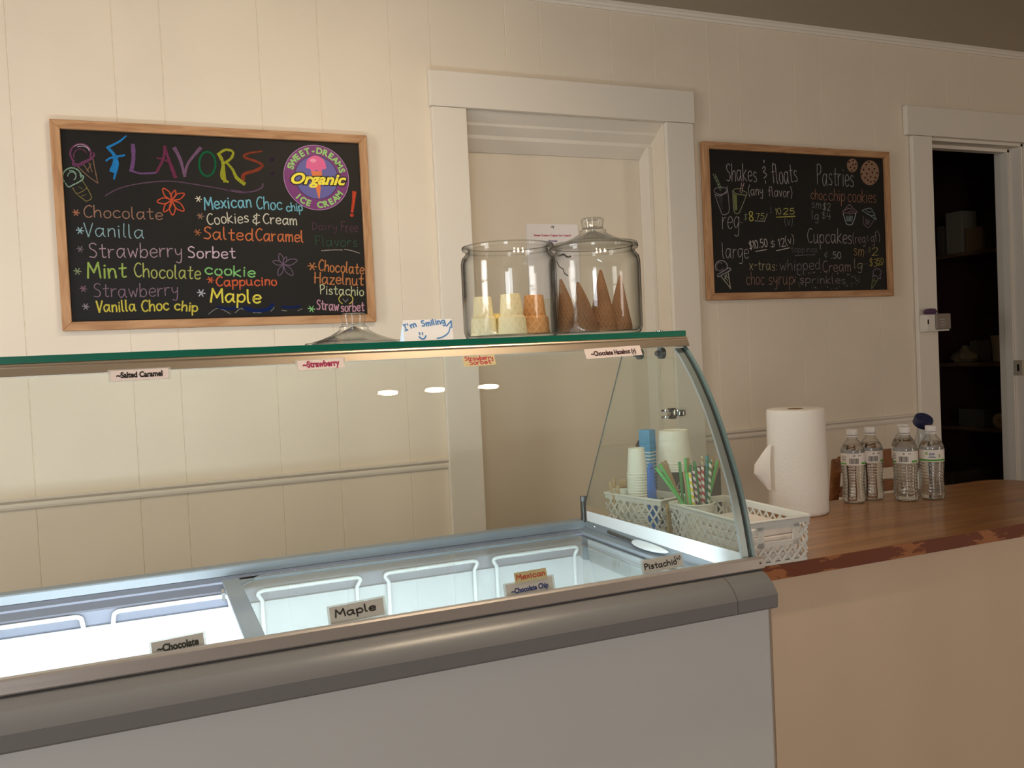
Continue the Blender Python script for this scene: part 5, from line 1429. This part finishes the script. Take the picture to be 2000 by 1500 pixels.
def cylpatch(bm, cx, cy, cz, r, a0, a1, z0, z1, n=8):
    A = [bm.verts.new((cx + r * math.cos(a0 + (a1 - a0) * k / n), cy + r * math.sin(a0 + (a1 - a0) * k / n), cz + z0)) for k in range(n + 1)]
    B = [bm.verts.new((v.co.x, v.co.y, cz + z1)) for v in A]
    for k in range(n): bm.faces.new((A[k], A[k + 1], B[k + 1], B[k]))
def bottle(x, y, lab, logo, turn=0.0, water=True):
    t = thing('water_bottle', lab, 'bottle', (x, y, ZW), 'clear water bottles on the counter')
    wavy = lambda r, z, a: r * (1 + (.018 * math.cos(5 * a) * max(0, 1 - z / .02) if z < .02 else 0)) if r > .014 else r
    z0 = ZW + .0006
    bm = BM(); lathe(bm, PB, x, y, z0, 40, wavy); obj('bottle_shell', bm, PET, t, True, 60)
    if water:
        W2 = [(0, .004), (.012, .003), (.021, .002)] + [(rad(k * .0017) - .0009, k * .0017) for k in range(2, 96)]
        W2.append((0, W2[-1][1]))
        bm = BM(); lathe(bm, W2, x, y, z0, 40, wavy); obj('water', bm, H2O, t, True, 60)
    bm = BM(); lathe(bm, [(0, .189), (.0145, .189), (.0150, .191), (.0150, .203), (.0140, .205), (0, .205)], x, y, z0, 28, lambda r, z, a: r * (1 + .015 * math.cos(28 * a / 2)) if r > .01 else r); lathe(bm, [(.0128, .184), (.0155, .184), (.0155, .187), (.0128, .187)], x, y, z0, 28); obj('cap', bm, CAPM, t, True, 40)
    bm = BM(); lathe(bm, [(.0320, .1065), (.0322, .1065), (.0322, .1395), (.0320, .1395), (.0320, .1065)], x, y, z0, 56); lb = obj('label', bm, LBW, t, True, 40)
    fc = math.atan2(CAM.y - y, CAM.x - x) + turn
    bm = BM(); r = .03235
    if logo:
        cylpatch(bm, x, y, z0, r, fc - 1.4, fc + 1.4, .1085, .1135, 28); obj('green_band', bm, LBG, lb)
        bm = BM(); 
        for k in range(3): cylpatch(bm, x, y, z0, r, fc - .25 + .02 * k, fc + .32 - .06 * k, .1185 + .0035 * k, .1200 + .0035 * k)
        for k in range(5): cylpatch(bm, x, y, z0, r, fc - .2 + .1 * k, fc - .14 + .1 * k, .1275, .1300 + .0015 * (k % 2), 2)
        obj('lettering', bm, LBB, lb)
        bm = BM(); cylpatch(bm, x, y, z0, r, fc - .55, fc - .3, .126, .134, 6); cylpatch(bm, x, y, z0, r, fc + .55, fc + .75, .118, .128, 6); obj('leaf_mark', bm, LBL, lb)
    else:
        cylpatch(bm, x, y, z0, r, fc - 1.5, fc - .55, .1085, .1125, 12); cylpatch(bm, x, y, z0, r, fc + .75, fc + 1.4, .1085, .114, 12); obj('green_band', bm, LBG, lb)
        bm = BM(); a = fc - .28
        for k, w in enumerate((2, 1, 1, 3, 1, 2, 1, 1, 2, 3, 1, 2)):
            cylpatch(bm, x, y, z0, r, a, a + .022 * w, .1105, .1255, 2); a += .022 * w + .028
        obj('barcode', bm, BK, lb)
        bm = BM()
        for k in range(4): cylpatch(bm, x, y, z0, r, fc - 1.1, fc - .6 + .04 * (k % 2), .117 + .0045 * k, .1185 + .0045 * k, 5)
        cylpatch(bm, x, y, z0, r, fc + .05, fc + .2, .1315, .1345, 3); cylpatch(bm, x, y, z0, r, fc + .45, fc + .7, .132, .134, 4)
        obj('lettering', bm, mat('label_ink_grey', S(120, 112, 112), .6), lb)
    return t
bottle(1.816, -.958, 'clear water bottle closest to the paper towel roll', False, .0)
bottle(1.890, -.950, 'clear water bottle directly right of the one nearest the paper towels', False, .1)
bottle(1.944, -1.022, 'left front water bottle of the group by the storeroom door, barcode showing', False, -.25)
bottle(2.0165, -1.046, 'water bottle showing its green banded logo, nearest the storeroom door', True, .0)
bottle(2.016, -.948, 'water bottle mostly hidden behind the left front bottle by the storeroom door', False, .3, water=True)
bx, by = 2.089, -.952
t = thing('squeeze_bottle', 'translucent bottle with a dark blue cap behind the water bottles', 'bottle', (bx, by, ZW))
bm = BM(); lathe(bm, [(0, .002), (.024, 0), (.027, .006), (.027, .13), (.024, .15), (.018, .168), (.016, .19), (0, .19)], bx, by, ZW + .0005, 36); obj('bottle_shell', bm, glass_mat('squeeze_plastic', (.86, .9, .93, 1), (.5, .55, .6, 1), f0=.05, haze=.08), t, True, 50)
bm = BM(); lathe(bm, [(0, 0), (.0245, 0), (.0265, .003), (.0265, .020), (.024, .0245), (.008, .023), (0, .023)], 0, 0, 0, 36)
bmesh.ops.rotate(bm, verts=bm.verts[:], matrix=Matrix.Rotation(math.radians(34), 3, 'X') @ Matrix.Rotation(math.radians(-8), 3, 'Y'))
cc = on(1800, 823, 1, by); bmesh.ops.translate(bm, verts=bm.verts[:], vec=(cc.x, by, cc.z - .009)); obj('cap', bm, mat('cap_navy', S(38, 46, 84), .35), t, True, 40)

# ------------------------------------------------------------------ wooden chair behind the counter
CHW = wood('chair_wood', S(146, 92, 50), S(110, 66, 34), (6, 6, 6), .4, 2)
t = thing('wooden_chair', 'brown wooden chair behind the counter, seen between the water bottles', 'chair', (2.36, -.4, 0))
cy0 = -.5
for s, n_ in ((-1, 0), (1, 1)):
    cx = 2.375
    bm = BM(); tube(bm, [(cx + s * .16, -.33, .44), (cx + s * .165, -.44, .66), (cx + s * .192, cy0 + .005, .845)], [.014, .016, .018], 10); obj('back_post', bm, CHW, t, True)
    for yy, nm in ((-.33, 'r'), (.02, 'f')):
        bm = BM(); tube(bm, [(cx + s * .17, yy + (.015 if yy > 0 else -.015), 0), (cx + s * .155, yy, .425)], [.012, .017], 10); obj('leg', bm, CHW, t, True)
def crail(z0, z1, xh, nm, y):
    bm = BM(); n = 14
    poly_ = []
    for k in range(n + 1):
        f = -1 + 2 * k / n
        poly_.append((2.375 + xh * f, z1 - .012 * f * f - (.02 if abs(f) > .97 else 0)))
    for k in range(n + 1):
        f = 1 - 2 * k / n
        poly_.append((2.375 + xh * f * .97, z0))
    prism(bm, poly_, 1, y - .012, y + .012); bmesh.ops.bevel(bm, geom=bm.edges[:], offset=.002, segments=1, affect='EDGES'); obj(nm, bm, CHW, t)
crail(.805, .868, .208, 'top_rail', cy0); crail(.715, .757, .172, 'back_slat', cy0 + .03)
bm = BM(); box(bm, 2.20, 2.55, -.35, .03, .425, .455, .01); obj('seat', bm, CHW, t)
